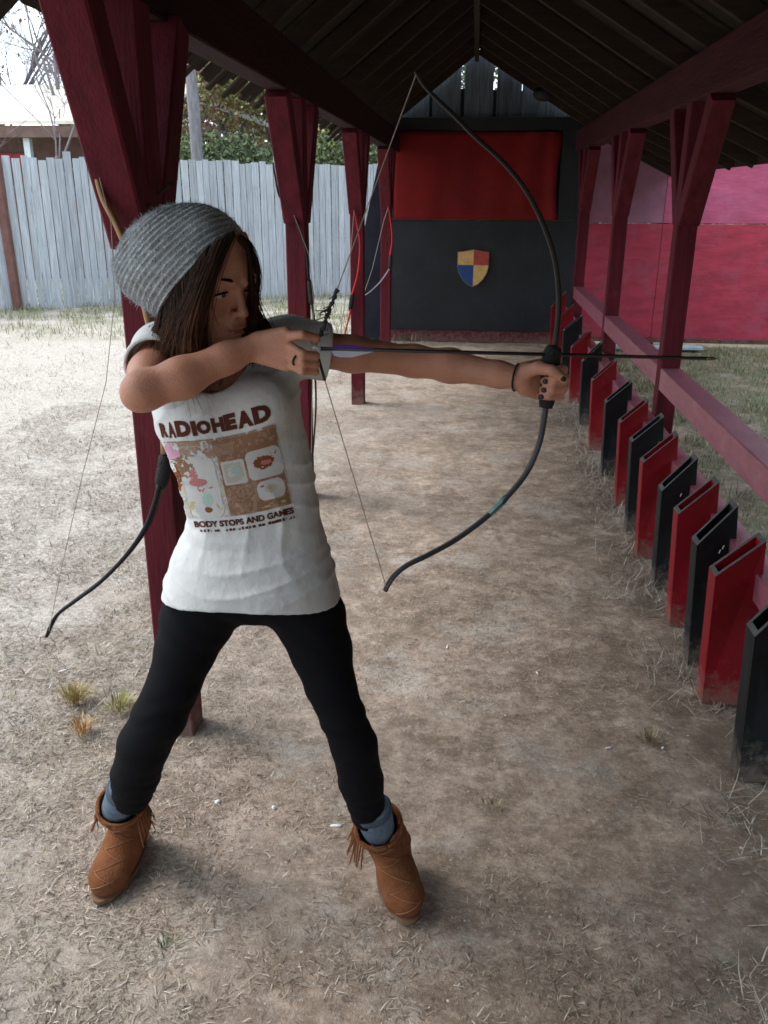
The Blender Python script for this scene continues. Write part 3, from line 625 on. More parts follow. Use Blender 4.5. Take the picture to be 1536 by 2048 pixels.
blades('dry_grass', 0, scatter(130000, -12, -1.1, 2, 15, lambda x, y: np.clip((clump(x, y)-.30)*2.5, .05, 1)), .015, .055, .0019, (.1, .9), ST+[(.30, .30, .15)], 'short dry grass across the yard outside the shelter', 'dry grass')
blades('yard_grass', 0, scatter(30000, -9, -.5, 9, 15.5, lambda x, y: np.clip((y-9)/3, 0, 1)*np.clip((clump(x, y)-.35)*4, 0, 1)), .04, .16, .004, (.5, 1.4), [(.16, .18, .07), (.25, .24, .12), (.34, .30, .18)], 'sparse greenish grass growing along the foot of the fence', 'grass')
blades('green_grass', 0, scatter(90000, 1.15, 5, 1.2, 9.8, lambda x, y: np.clip((x-1.1)/.4, 0, 1)*np.clip((clump(x, y)-.28)*2.6, .1, 1)), .025, .08, .0025, (.3, 1.3), [(.10, .14, .05), (.16, .20, .08), (.30, .28, .17), (.42, .36, .25), (.2, .2, .1)], 'patchy green and dry grass outside the handrail', 'grass')
def d_rail(x, y): return np.exp(-((x-.80)/.13)**2)*np.clip((clump(x, y)-.3)*4, 0, 1)
blades('rail_grass', 0, scatter(26000, .45, 1.15, 1.3, 8, d_rail), .03, .11, .0013, (.05, .9), ST[:5], 'tangled dead grass caught along the feet of the quiver boxes', 'dry grass')
np_ = 9000; px_a = RNG.uniform(-2.6, 1.2, np_); py_a = .8+5*RNG.random(np_)**1.3; pr_a = RNG.uniform(.0015, .0048, (np_, 1))*RNG.uniform(.5, 1.2, (np_, 1))
pc = np.stack([px_a, py_a, gz(px_a, py_a)], 1); oct_ = np.array([(1, 0, 0), (0, 1, 0), (-1, 0, 0), (0, -1, 0), (0, 0, .8)], float)
pv_ = (pc[:, None, :]+oct_[None]*pr_a[:, None, :]*RNG.uniform(.6, 1.4, (np_, 5, 1))).reshape(-1, 3); pf_ = (np.arange(np_)[:, None, None]*5+np.array([[[0, 1, 4, 4], [1, 2, 4, 4], [2, 3, 4, 4], [3, 0, 4, 4]]])[..., :3]).reshape(-1, 3)
tag(npmesh('grit', pv_, pf_, LEAF, None, False, np.repeat(np.array([(.42, .34, .28), (.20, .15, .115), (.52, .46, .40), (.28, .22, .17)])[RNG.integers(0, 4, np_)], 5, axis=0)), 'small clods and grit lying on the dirt lane', 'grit', kind='stuff')
def tuft(c, n, h, cols, label):
    mb = np.array(c); a = RNG.uniform(0, 2*np.pi, n); el = RNG.uniform(.5, 1.5, n); Ls = RNG.uniform(.5, 1, n)*h; r = RNG.uniform(0, .035, n)
    p0 = np.stack([mb[0]+np.cos(a)*r, mb[1]+np.sin(a)*r, np.zeros(n)-.004], 1); d = np.stack([np.cos(a)*np.cos(el), np.sin(a)*np.cos(el), np.sin(el)], 1); s = np.stack([-np.sin(a), np.cos(a), 0*a], 1)*.0014
    mid = p0+d*Ls[:, None]*.6; tip = p0+d*Ls[:, None]; tip[:, 2] -= Ls*.15; V = np.stack([p0-s, p0+s, mid+s, mid-s, tip+s*.1, tip-s*.1], 1).reshape(-1, 3)
    i = np.arange(n)[:, None]*6; F = np.concatenate([i+np.array([[0, 1, 2, 3]]), i+np.array([[3, 2, 4, 5]])]); C = np.repeat(np.array(cols)[RNG.integers(0, len(cols), n)]*RNG.uniform(.7, 1.2, (n, 1)), 6, axis=0)
    tag(npmesh('grass_tuft', V, F, LEAF, None, False, C), label, 'grass tuft', 'dry tufts in the yard')
for (px_, py_), n_, h_, cc, lb in (((150, 1400), 160, .08, [(.42, .30, .10), (.35, .28, .12)], 'golden dry tuft at the far left of the knee'), ((240, 1415), 120, .07, [(.38, .32, .10), (.26, .26, .10)], 'olive yellow tuft just left of the bent knee'),
    ((165, 1460), 90, .06, [(.50, .28, .10), (.4, .26, .1)], 'orange brown tuft in front of the golden one'), ((330, 1895), 30, .018, [(.08, .13, .06), (.14, .18, .08)], 'tiny green sprout near the bottom edge'), ((990, 1610), 36, .03, [(.2, .2, .1), (.4, .34, .2)], 'small grey green tuft right of the right boot'), ((1300, 1480), 90, .045, [(.25, .19, .12), (.4, .32, .2)], 'brown dead tuft left of the red box nearest the camera')):
    tuft(gnd(px_, py_), n_, h_, cc, lb)
pale = mat('pale_chip', (.70, .70, .70), .7, .1, 30)
for (px_, py_), r_, lb, nm, cat in (((435, 1598), .009, 'round bluish white pebble between the boots', 'pebble', 'pebble'), ((548, 1614), .008, 'pale beige pebble right of the white one', 'pebble', 'pebble'), ((672, 1643), .010, 'pale wood chip beside the right ankle', 'wood_chip', 'chip'),
    ((125, 1338), .010, 'white scrap in the grass at the far left', 'paper_scrap', 'scrap'), ((895, 1287), .008, 'whitish chip on the dirt in the middle of the lane', 'wood_chip', 'chip'), ((1075, 1340), .006, 'tiny white chip on the dirt below the bow', 'wood_chip', 'chip'), ((1218, 1492), .008, 'cream chip on the dirt near the row of boxes', 'wood_chip', 'chip'), ((1326, 1495), .006, 'small round stone in dead grass near the boxes', 'pebble', 'pebble')):
    c = gnd(px_, py_); z_ = float(gz(c.x, c.y)); Mr = Matrix.Rotation(random.random()*3, 3, 'Z')
    sc = (r_, r_*.8, r_*.6) if nm == 'pebble' else (r_*1.7, r_*.5, r_*.35)
    tag(MB().ball((c.x, c.y, z_+sc[2]*.6), sc, 8, 6, Mr).build(nm, pale, None, True), lb, cat)

# ------------------------------------------------------------------ the archer
AY = 1.60
A = lambda *p: np.array(at(*p))
person = empty('person', (-.43, 1.6, 0))
tag(person, 'woman in a grey knit beanie and white print t-shirt drawing a bow', 'person')
rows = []      # torso sections, from the silhouette
for py_, xl, xr, b_, cy_, yw in ((1235, 314, 692, .134, 1.60, .05), (1195, 318, 689, .134, 1.60, .05), (1150, 328, 679, .130, 1.60, .06), (1110, 338, 668, .120, 1.605, .08), (1070, 352, 655, .102, 1.61, .10), (1040, 360, 648, .098, 1.612, .12), (1000, 354, 643, .096, 1.612, .14),
                         (950, 342, 636, .098, 1.61, .16), (900, 326, 626, .102, 1.605, .19), (850, 306, 614, .106, 1.60, .22), (800, 298, 606, .104, 1.60, .25), (760, 296, 602, .096, 1.61, .28), (725, 300, 598, .080, 1.625, .29), (695, 312, 590, .062, 1.635, .30)):
    nar = 9 if py_ > 1100 else 15
    pl, pr = at(xl+nar, py_, AY), at(xr-nar*.8, py_, AY); rows.append(((pl.z+pr.z)/2, (pl.x+pr.x)/2, cy_, (pr.x-pl.x)/2/math.cos(yw)*.985, b_, yw))
SR, SL = A(325, 705, 1.565), A(578, 690, 1.665)               # shoulder joints
ER, WR = A(284, 782, 1.37), A(508, 694, 1.455)                # right elbow, wrist
EL, WL = A(828, 722, 1.735), A(1042, 756, 1.665)              # left elbow, wrist
# head frame: x = her left, y = up, z = forward
yaw, pit = math.radians(54), math.radians(11)
fw = Vector((math.sin(yaw)*math.cos(pit), -math.cos(yaw)*math.cos(pit), -math.sin(pit))); rt_h = Vector((math.cos(yaw), math.sin(yaw), 0)); uph = rt_h.cross(fw); uph = uph if uph.z > 0 else -uph
uph.normalize(); fw.normalize(); R = np.array([list(rt_h), list(uph), list(fw)]).T       # columns
EYE = A(470, 577, 1.495); HC = EYE - np.array(fw)*.082
HP = lambda x_, y_, z_: EYE + R @ np.array((x_, y_, z_-.082))
Fd = Field((-.74, 1.28, .70), (.26, 1.86, 1.53), .003)
Fd.loft([(z_, cx_, cy_, a_, b_, yw) for z_, cx_, cy_, a_, b_, yw in rows if z_ > .86], -.016, .02)
Fd.cone(SR, SL, .045, .043, .03)
NB = A(452, 712, 1.625); Fd.cone(NB-np.array((0, 0, .03)), HP(0, -.05, -.005), .052, .050, .03)
for S in (SR, SL): Fd.cone(S, NB+np.array((0, 0, .015)), .036, .038, .03)
# head
E_ = lambda c, r, k=.008, mode='add', M_=None: Fd.ell(HP(*c), r, R if M_ is None else M_, k, mode)
E_((0, .038, -.005), (.073, .088, .092), .02)
E_((0, -.030, .032), (.058, .072, .058), .02)
E_((0, -.075, .040), (.043, .040, .042), .02)
E_((0, -.104, .066), (.018, .014, .015), .018)
E_((.034, -.032, .060), (.022, .022, .020), .02); E_((-.034, -.032, .060), (.022, .022, .020), .02)
Fd.cone(HP(-.060, -.055, .01), HP(-.012, -.104, .060), .014, .014, .02); Fd.cone(HP(.060, -.055, .01), HP(.012, -.104, .060), .014, .014, .02)
E_((0, .020, .076), (.050, .026, .014), .02)
for s_ in (-1, 1):
    E_((s_*.031, -.004, .098), (.018, .011, .014), .012, 'cut')
    E_((s_*.031, -.003, .077), (.0135, .0105, .0125), .004)
    Fd.cone(HP(s_*.014, .013, .092), HP(s_*.044, .015, .080), .0055, .004, .012)
Fd.cone(HP(0, .004, .088), HP(0, -.030, .106), .0060, .0076, .010)
E_((0, -.036, .108), (.0085, .0075, .009), .006)
for s_ in (-1, 1):
    E_((s_*.012, -.040, .098), (.0065, .0065, .009), .006); E_((s_*.006, -.0455, .103), (.003, .002, .004), .002, 'cut')
E_((0, -.058, .088), (.024, .012, .012), .012)
E_((0, -.0625, .0975), (.019, .0042, .0065), .004); E_((0, -.0730, .0955), (.0165, .0055, .0070), .004)
Fd.cone(HP(-.021, -.0677, .089), HP(0, -.0672, .1025), .0014, .0016, .002, 'cut'); Fd.cone(HP(.021, -.0677, .089), HP(0, -.0672, .1025), .0014, .0016, .002, 'cut')
for s_ in (-1, 1): E_((s_*.075, -.005, -.005), (.008, .028, .017), .008)
# the profile of the beanie, in photo-scale units along its axis (offset, centre, half width, half depth)
sc_ = (at(401, 500, 1.55)-at(400, 500, 1.55)).length
HMc = A(398, 552, 1.555); exh = A(398+100*.68, 552-100*.73, 1.555)-HMc; exh /= np.linalg.norm(exh); axh = A(398-100*.73, 552-100*.68, 1.565)-HMc; axh -= exh*axh.dot(exh); axh /= np.linalg.norm(axh); eyh = np.cross(axh, exh)
prof = [(-10, 3, 115, 108), (6, 1, 120, 111), (30, -2, 123, 113), (55, -6, 124, 114), (80, -12, 117, 110), (100, -16, 105, 101), (118, -21, 94, 92), (132, -26, 70, 70), (141, -28, 46, 46), (146, -28, 20, 20), (147, -28, 1, 1)]
pr_ = np.array(prof, float)
def tuck(V, gap):
    P = (V-HMc)/sc_; t_ = P @ axh; u = P @ exh; w = P @ eyh; m = (t_ > -14) & (np.abs(u) < 260) & (np.abs(w) < 260)
    cc = np.interp(t_, pr_[:, 0], pr_[:, 1]); hh = np.maximum(np.interp(t_, pr_[:, 0], pr_[:, 2])-gap, 1); dd = np.maximum(np.interp(t_, pr_[:, 0], pr_[:, 3])-gap, 1)
    q = np.sqrt(((u-cc)/hh)**2+(w/dd)**2); f_ = np.where(m & (q > 1), 1/np.maximum(q, 1), 1); fade = np.clip((t_+14)/10, 0, 1); f_ = 1+(f_-1)*fade
    t2 = np.where(m, np.minimum(t_, 128), t_)
    return np.where(m[:, None], HMc+(np.outer(t2, axh)+np.outer(cc+(u-cc)*f_, exh)+np.outer(w*f_, eyh))*sc_, V)
# right arm (draw arm)
mid = (SR+ER)/2
Fd.chain([SR, mid+np.array((-.004, -.002, -.006)), ER], [.041, .036, .0295], .02); Fd.cone(ER+np.array((-.010, -.004, -.010)), ER+np.array((.004, 0, -.004)), .0175, .022, .016)
fm = ER+(WR-ER)*.35; fm2 = ER+(WR-ER)*.75
Fd.chain([ER, fm+np.array((0, -.002, -.004)), fm2, WR], [.0315, .0325, .0245, .0210], .018)
# left arm (bow arm)
um = SL+(EL-SL)*.5; lf = EL+(WL-EL)*.35; lf2 = EL+(WL-EL)*.8
Fd.chain([SL, um+np.array((0, 0, -.002)), EL], [.041, .033, .030], .02)
Fd.chain([EL, lf+np.array((0, 0, .002)), lf2, WL], [.0305, .0315, .0235, .0215], .018)
# right hand: fingers hooked on the string
Pm = A(552, 694, 1.455)
def slab(c0, c1, w0, w1, th0, th1, side, k=.008):
    c0, c1, side = map(np.array, (c0, c1, side))
    for f_ in (-1, -.33, .33, 1): Fd.cone(c0+side*w0*f_, c1+side*w1*f_, th0, th1, k)
upv = np.array((0, 0, 1.0))
slab(A(520, 695, 1.457), A(572, 698, 1.450), .012, .028, .0160, .0105, upv)
rfing = []
for (ky, py1, py2, tx, ty, r_) in ((672, 673, 679, 634, 684, .0072), (693, 708, 711, 631, 708, .0071), (712, 724, 726, 628, 722, .0068), (730, 739, 740, 620, 737, .0062)):
    kk, pp_, dd_, tt = A(580, ky, 1.447), A(605, py1+(py1-706)*.12, 1.433), A(632, py2+(py2-706)*.12, 1.448), A(tx-6, ty, 1.478)
    Fd.chain([kk, pp_, dd_, tt], [r_*1.2, r_*1.08, r_, r_*.85], .002); rfing.append((kk, pp_, dd_, tt))
Fd.chain([A(545, 715, 1.47), A(575, 712, 1.483), A(600, 704, 1.490)], [.013, .011, .009], .006)
# left hand: a fist on the bow grip
slab(A(1050, 757, 1.668), A(1080, 759, 1.680), .016, .027, .0170, .0140, upv)
lf_ = []
for i, (y0, y1, ytip) in enumerate(((733, 739, 741), (752, 758, 760), (771, 777, 777), (788, 793, 791))):
    r_ = (.0090, .0094, .0090, .0080)[i]; xo = (0, 3, 0, -6)[i]
    ch = [A(1086, y0, 1.688), A(1122+xo, y1-2, 1.672), A(1126+xo, y1, 1.646), A(1104+xo, ytip+1, 1.630), A(1086+xo, ytip+2, 1.636)]
    Fd.chain(ch, [r_*1.2, r_*1.05, r_, r_*.95, r_*.82], .0032); lf_.append(ch)
Fd.chain([A(1056, 742, 1.652), A(1078, 735, 1.632), A(1104, 741, 1.618), A(1128, 758, 1.618)], [.0145, .0115, .0098, .0085], .005)
V, Q = Fd.net(); V = relax(V, Q, 1, .35)
V = tuck(V, 14); hl = (V-EYE) @ R; hl[:, 2] += .082
tint = np.ones((len(V), 3)); lipm = np.clip(1-(np.abs(hl[:, 0])/.021)**3, 0, 1)*np.exp(-((hl[:, 1]+.0677)/.0085)**4)*(hl[:, 2] > .085)*(hl[:, 2] < .12)
tint *= 1-lipm[:, None]*np.array([.25, .52, .45])
chk = np.exp(-(((np.abs(hl[:, 0])-.036)/.018)**2+((hl[:, 1]+.030)/.016)**2))*(hl[:, 2] > .04); tint *= 1-chk[:, None]*np.array([0, .14, .12])
body = npmesh('body', V, Q, M['skin'], person, True, tint); del Fd
for s_ in (-1, 1):
    MB().ball(Vector(HP(s_*.031, -.0045, .0775)), .0120, 14, 10).build('eyeball', mat('eye_white', (.5, .46, .42), .2, .05, 8, 0, spec=.5), person, True)
    MB().ball(Vector(HP(s_*.031+.002, -.0075, .0875)), (.0045, .0045, .0045), 10, 8).build('iris', mat('dark_iris', (.03, .015, .01), .15, .1, 8, 0, spec=.6), person, True)
    MB().tube([Vector(HP(s_*x_, y_, z_)) for x_, y_, z_ in ((.017, -.0045, .086), (.024, -.0025, .0905), (.031, -.0030, .0915), (.039, -.0055, .089), (.046, -.0095, .083))], [.0010, .0016, .0018, .0017, .0009], 6).build('eyelashes', M['leg'], person, True)
    MB().tube([Vector(HP(s_*x_, y_, z_)) for x_, y_, z_ in ((.013, .0150, .0965), (.022, .0185, .0955), (.034, .0200, .0915), (.045, .0165, .0830))], [.0018, .0026, .0022, .0008], 6, .5).build('eyebrow', M['leg'], person, True)
nail = mat('dark_green_nail', (.012, .020, .014), .4, .1, 8, 0, spec=.3)
def nailat(p, d, n_):
    p, d, n_ = Vector(p), Vector(d).normalized(), Vector(n_); n_ = (n_-d*n_.dot(d)).normalized(); s_ = d.cross(n_); Mx = Matrix((s_, d, n_)).transposed()
    MB().ball(p+n_*.0072, (.0052, .0065, .0022), 10, 6, Mx).build('fingernail', nail, person, True)
for ch in lf_: nailat(ch[4]*.8+ch[3]*.2, ch[4]-ch[3], (0, -1, .05))
nailat(A(1125, 757, 1.618), A(1128, 758, 1.618)-A(1104, 741, 1.618), (.1, -1, .1))
def ring_(c, ax, r, rr, nm, m, flat=1.0, par=person):
    c, ax = Vector(c), Vector(ax).normalized(); x_ = ax.orthogonal().normalized(); y_ = ax.cross(x_)
    MB().tube([c+x_*math.cos(t_)*r+y_*math.sin(t_)*r for t_ in [2*math.pi*i/28 for i in range(29)]], rr, 6, flat).build(nm, m, par, True)
ring_(WL+(EL-WL)*.04, WL-EL, .0262, .0018, 'bracelet', M['grip']); ring_(rfing[2][0]*.45+rfing[2][1]*.55, rfing[2][1]-rfing[2][0], .0098, .0016, 'ring', M['bow'])
ring_(lf_[0][3]*.5+lf_[0][4]*.5, lf_[0][4]-lf_[0][3], .0098, .0014, 'ring', M['bow'])

# t-shirt
def ridge(p): return (1-np.abs(np.sin(p/2)))**2-.32
def folds(X, Y, Z):
    z0 = min(rows[0][0], rows[-1][0])+.06; h_ = np.clip((Z-z0)/.22, 0, 1); xc = X+.44; wob_ = .35*np.sin(xc*23+Z*11)+.5*np.sin(Z*31-xc*9)
    arc = ridge(2*np.pi*((Z-z0)-1.5*(xc-.03)**2-.12*xc)/.046+1.5*wob_)*(-.0058)*np.exp(-((h_-.38)/.30)**2)*(.6+.4*np.sin(xc*14+1))
    arc = arc+ridge(2*np.pi*((Z-z0)-1.1*(xc+.02)**2+.22*xc)/.071+2+wob_)*(-.0040)*np.clip(1-h_*.8, 0, 1)
    ver = ridge(2*np.pi*(xc+.22*(Z-1.0))/.078+2.2*wob_)*(-.0050)*np.exp(-((Z-.955)/.09)**2)
    dg = ridge(2*np.pi*((xc*.75-(Z-1.15)*.7))/.052+wob_)*(-.0055)*np.clip((Z-1.12)/.08, 0, 1)
    sd = ridge(2*np.pi*((xc+.1)*.5+(Z-1.05))/.045+wob_*2)*(-.0045)*np.clip((np.abs(xc)-.06)/.08, 0, 1)*np.exp(-((Z-1.03)/.10)**2)
    return .72*(arc+ver+dg+sd)
Fs = Field((-.76, 1.36, .70), (-.15, 1.80, 1.36), .003)
Fs.loft(rows, .001, .012, folds)
for bx, by in ((402, 815), (520, 800)): Fs.ell(A(bx, by+10, 1.530), (.048, .038, .050), None, .05)
Fs.cone(SR, SL, .051, .051, .03)
for S in (SR, SL): Fs.cone(S, NB+np.array((0, .01, -.005)), .042, .036, .03)
sr_end = SR+(ER-SR)*.36; Fs.cone(SR, sr_end, .050, .056, .02); sl_end = SL+(EL-SL)*.26+np.array((0, 0, -.004)); Fs.cone(SL, sl_end, .052, .057, .02)
# sleeve ends, neckline and hem are hollow
def cutcyl(p, d, r, L0, k=.003):
    p = np.array(p); d = np.array(d)/np.linalg.norm(d)
    def fn(X, Y, Z):
        x_, y_, z_ = X-p[0], Y-p[1], Z-p[2]; t = x_*d[0]+y_*d[1]+z_*d[2]; q = np.sqrt(np.maximum((x_-t*d[0])**2+(y_-t*d[1])**2+(z_-t*d[2])**2, 0)); return np.maximum(q-r, np.maximum(-t, t-L0))
    Fs.op(fn, p-.16, p+.16, k, 'cut')
dR = (ER-SR)/np.linalg.norm(ER-SR); dL = (EL-SL)/np.linalg.norm(EL-SL)
cutcyl(sr_end+dR*.012, dR, .078, .2); cutcyl(sr_end-dR*.03, dR, .049, .1); cutcyl(sl_end+dL*.012, dL, .10, .2); cutcyl(sl_end-dL*.03, dL, .050, .1)
nk = A(434, 722, 1.555)
Fs.cone(nk, nk+np.array((.0, -.08, .012)), .050, .059, .004, 'cut'); Fs.cone(NB+np.array((0, 0, -.015)), NB+np.array((0, 0, .12)), .066, .09, .004, 'cut')
Fs.cone(nk, NB, .053, .066, .004, 'cut')
zh = rows[0][0]
def hem(X, Y, Z): return Z-(zh+.074-.026*((X+.44)/.2)**2)+0*Y
Fs.op(hem, (-.76, 1.36, .68), (-.15, 1.8, zh+.10), .003, 'cut')
def hollow(X, Y, Z):
    c = [np.interp(Z.ravel(), [r_[0] for r_ in sorted(rows)], [r_[i] for r_ in sorted(rows)])[None, None, :] for i in range(1, 5)]
    return np.maximum((np.sqrt(((X-c[0])/(c[2]-.020))**2+((Y-c[1])/(c[3]-.018))**2)-1)*.1, Z-(zh+.09))
Fs.op(hollow, (-.76, 1.36, .68), (-.15, 1.8, zh+.12), .003, 'cut')
V, Q = Fs.net(); V = relax(V, Q, 1, .5)
shirt = npmesh('t_shirt', V, Q, M['shirt'], person, True); del Fs
bvh = BVHTree.FromPolygons([Vector(v) for v in V], [tuple(int(a) for a in q) for q in Q])

# printed lettering and panels on the shirt, as thin ink on the cloth
def raster(text, x0, y0, x1, y1, img, val, bold=.02, slant=0):
    cu = bpy.data.curves.new('t', 'FONT'); cu.body = text; cu.size = 1; cu.offset = bold; cu.resolution_u = 3
    ob = bpy.data.objects.new('t', cu); COL.objects.link(ob); dg = bpy.context.evaluated_depsgraph_get(); me = ob.evaluated_get(dg).to_mesh()
    me.calc_loop_triangles(); vv = np.array([list(v.co)[:2] for v in me.vertices]); tr = np.array([list(t_.vertices) for t_ in me.loop_triangles])
    lo, hi = vv.min(0), vv.max(0); H_, W_ = img.shape; vv = (vv-lo)/(hi-lo); px_ = (x0+vv[:, 0]*(x1-x0))*W_; py_ = (y1-vv[:, 1]*(y1-y0))*H_
    for a, b_, c in tr:
        xs, ys_ = px_[[a, b_, c]], py_[[a, b_, c]]; i0, i1 = int(xs.min()), int(xs.max())+2; j0, j1 = int(ys_.min()), int(ys_.max())+2
        gx_, gy_ = np.meshgrid(np.arange(i0, i1)+.5, np.arange(j0, j1)+.5); d = (ys_[1]-ys_[2])*(xs[0]-xs[2])+(xs[2]-xs[1])*(ys_[0]-ys_[2])
        if abs(d) < 1e-9: continue
        l1 = ((ys_[1]-ys_[2])*(gx_-xs[2])+(xs[2]-xs[1])*(gy_-ys_[2]))/d; l2 = ((ys_[2]-ys_[0])*(gx_-xs[2])+(xs[0]-xs[2])*(gy_-ys_[2]))/d; m_ = (l1 >= 0) & (l2 >= 0) & (l1+l2 <= 1)
        jj, ii_ = np.nonzero(m_); jj += j0; ii_ += i0; ok = (jj >= 0) & (jj < H_) & (ii_ >= 0) & (ii_ < W_); img[jj[ok], ii_[ok]] = val
    ob.to_mesh_clear(); bpy.data.objects.remove(ob); bpy.data.curves.remove(cu)
PW_, PH_ = 250, 290; ink = np.zeros((PH_, PW_), int)
pal = [None, (.085, .028, .018), (.24, .135, .085), (.32, .21, .15), (.42, .17, .16), (.50, .49, .48), (.20, .07, .03), (.42, .38, .14), (.34, .45, .40), (.42, .39, .34), (.55, .30, .40)]
vv_, uu_ = np.meshgrid((np.arange(PH_)+.5)/PH_, (np.arange(PW_)+.5)/PW_, indexing='ij')
nz1 = vnoise(uu_*9, vv_*9, 3, 21)*.6+vnoise(uu_*9, vv_*9, 9, 22)*.4
def rect(x0, y0, x1, y1, c, rr=.0, thr=2): 
    cx_, cy_ = (x0+x1)/2, (y0+y1)/2; qx_, qy_ = np.abs(uu_-cx_)-(x1-x0)/2+rr, np.abs(vv_-cy_)-(y1-y0)/2+rr
    ink[(np.sqrt(np.maximum(qx_, 0)**2+np.maximum(qy_, 0)**2) < rr+1e-4) & (nz1 < thr)] = c
def disc(cx_, cy_, a, b_, c, thr=2): ink[(((uu_-cx_)/a)**2+((vv_-cy_)/b_)**2 < 1+.8*(nz1-.5)) & (nz1 < thr)] = c
rect(.02, .205, 1.0, .86, 9, 0, .56)
rect(.08, .20, 1.0, .24, 3, 0, .55); rect(.42, .215, .99, .34, 3, .02, .9); rect(.42, .215, .99, .34, 2, .02, .60); rect(.10, .25, .60, .34, 3, .02, .52)
rect(.44, .34, .985, .86, 3, 0, .90); rect(.44, .34, .985, .86, 2, 0, .58)
rect(.0, .22, .12, .34, 10, .03, .6); rect(.10, .33, .40, .86, 5, .08); disc(.13, .42, .10, .10, 2, .5)
disc(.04, .50, .05, .13, 6, .6); disc(.22, .55, .08, .035, 4); disc(.20, .49, .035, .05, 4, .7); disc(.24, .60, .035, .05, 4, .6); disc(.30, .60, .05, .012, 4, .5)
rect(.455, .40, .66, .60, 5, .02); rect(.475, .42, .64, .58, 9, .02, .6); disc(.56, .49, .06, .05, 8, .6); disc(.56, .55, .05, .02, 9)
rect(.68, .36, .985, .60, 5, .05); disc(.83, .47, .09, .055, 6, .75); disc(.85, .475, .05, .02, 4, .8); disc(.93, .41, .03, .02, 2, .5)
rect(.72, .62, .96, .78, 5, .06); disc(.84, .69, .06, .035, 9, .8); disc(.84, .69, .02, .015, 7); disc(.77, .66, .02, .01, 2)
rect(.46, .62, .70, .80, 3, .02, .36); disc(.92, .82, .025, .012, 7); disc(.78, .83, .06, .01, 7, .5)
disc(.27, .70, .05, .07, 8, .62); disc(.26, .79, .035, .025, 6); disc(.13, .76, .03, .05, 7, .6); disc(.36, .77, .025, .045, 7, .45)
rect(.03, .345, .99, .352, 2, 0, .5)
for ch_, a_, b_, t_, e_ in (('R', .0, .062, .035, .160), ('A', .066, .130, .030, .165), ('D', .136, .268, .020, .158), ('I', .276, .318, .030, .160), ('O', .322, .446, .035, .150), ('H', .458, .566, .028, .150), ('E', .574, .676, .018, .150), ('A', .684, .820, .020, .160), ('D', .826, .985, .018, .158)):
    raster(ch_, a_, t_, b_, e_, ink, 1, .07)
rect(.0, .195, .98, .203, 2, 0, .62)
raster('BODY STOPS AND GAMES', .10, .885, .99, .940, ink, 1, .05)
for a_, b_ in ((.14, .24), (.27, .31), (.37, .45), (.48, .64), (.66, .72), (.75, .985)):      # small print worn past reading
    k_ = a_
    while k_ < b_: rect(k_, .958+random.uniform(-.003, .003), min(k_+random.uniform(.012, .03), b_), .980, 1, 0, .72); k_ += .032
TL, TR, BL, BR = (316, 838), (540, 800), (372, 1068), (594, 1040)
Vp = []; Cp = []; Fp = []
def pcorner(u, v):
    rag = .010*math.sin(u*6.3)
    x_ = TL[0]*(1-u)*(1-v)+TR[0]*u*(1-v)+BL[0]*(1-u)*v+BR[0]*u*v; y_ = TL[1]*(1-u)*(1-v)+TR[1]*u*(1-v)+BL[1]*(1-u)*v+BR[1]*u*v
    return x_, y_+10*math.sin(math.pi*u)
cache = {}
def pv(i, j):
    if (i, j) not in cache:
        x_, y_ = pcorner(i/PW_, j/PH_); d = ray(x_, y_).normalized(); hit, nrm, idx_, dist = bvh.ray_cast(Vector((0, 0, CAM_H)), d)
        if hit is None or abs(hit.y-1.5) > .13: cache[(i, j)] = -1
        else:
            if nrm.dot(d) > 0: nrm = -nrm
            cache[(i, j)] = len(Vp); Vp.append(tuple(hit+nrm*.0012))
    return cache[(i, j)]
for j, i in np.argwhere(ink > 0):
    q = [pv(i, j), pv(i, j+1), pv(i+1, j+1), pv(i+1, j)]
    if min(q) >= 0: Fp.append(q); Cp.append(pal[ink[j, i]])
Fp = np.array(Fp); Vp = np.array(Vp)[Fp.ravel()]; Cc = np.repeat(np.array(Cp), 4, axis=0)
inkm = mat('shirt_ink', (1, 1, 1), .9, .05, 90, 0, spec=.05, attr='tint')
pr = npmesh('shirt_print', Vp, np.arange(len(Vp)).reshape(-1, 4), inkm, shirt, True, Cc); pr['label'] = 'faded brown band lettering over small picture panels'
pr.location = (0, 0, 0)

# leggings
Fl = Field((-.90, 1.38, .14), (-.04, 1.80, .86), .004)
def limb(spec):
    for i in range(len(spec)-1):
        (x0, y0, Y0, w0), (x1, y1, Y1, w1) = spec[i:i+2]
        Fl.cone(A(x0, y0, Y0), A(x1, y1, Y1), w0*(at(x0+1, y0, Y0)-at(x0, y0, Y0)).length, w1*(at(x1+1, y1, Y1)-at(x1, y1, Y1)).length, .012)
limb([(408, 1175, 1.605, 64), (396, 1235, 1.60, 71), (371, 1300, 1.58, 58), (347, 1370, 1.56, 50), (320, 1430, 1.548, 51), (288, 1490, 1.56, 49), (271, 1550, 1.59, 45), (264, 1588, 1.610, 38)])
limb([(595, 1165, 1.605, 64), (620, 1235, 1.60, 69), (642, 1300, 1.58, 60), (661, 1370, 1.56, 49), (684, 1430, 1.545, 44), (708, 1490, 1.545, 45), (722, 1562, 1.57, 43), (737, 1626, 1.600, 35)])
Fl.cone(A(440, 1185, 1.60), A(570, 1180, 1.60), .070, .070, .03)
Fl.op(lambda X, Y, Z: Z-.82+0*X+0*Y, (-.9, 1.38, .8), (-.04, 1.8, .86), .002, 'add') if False else None
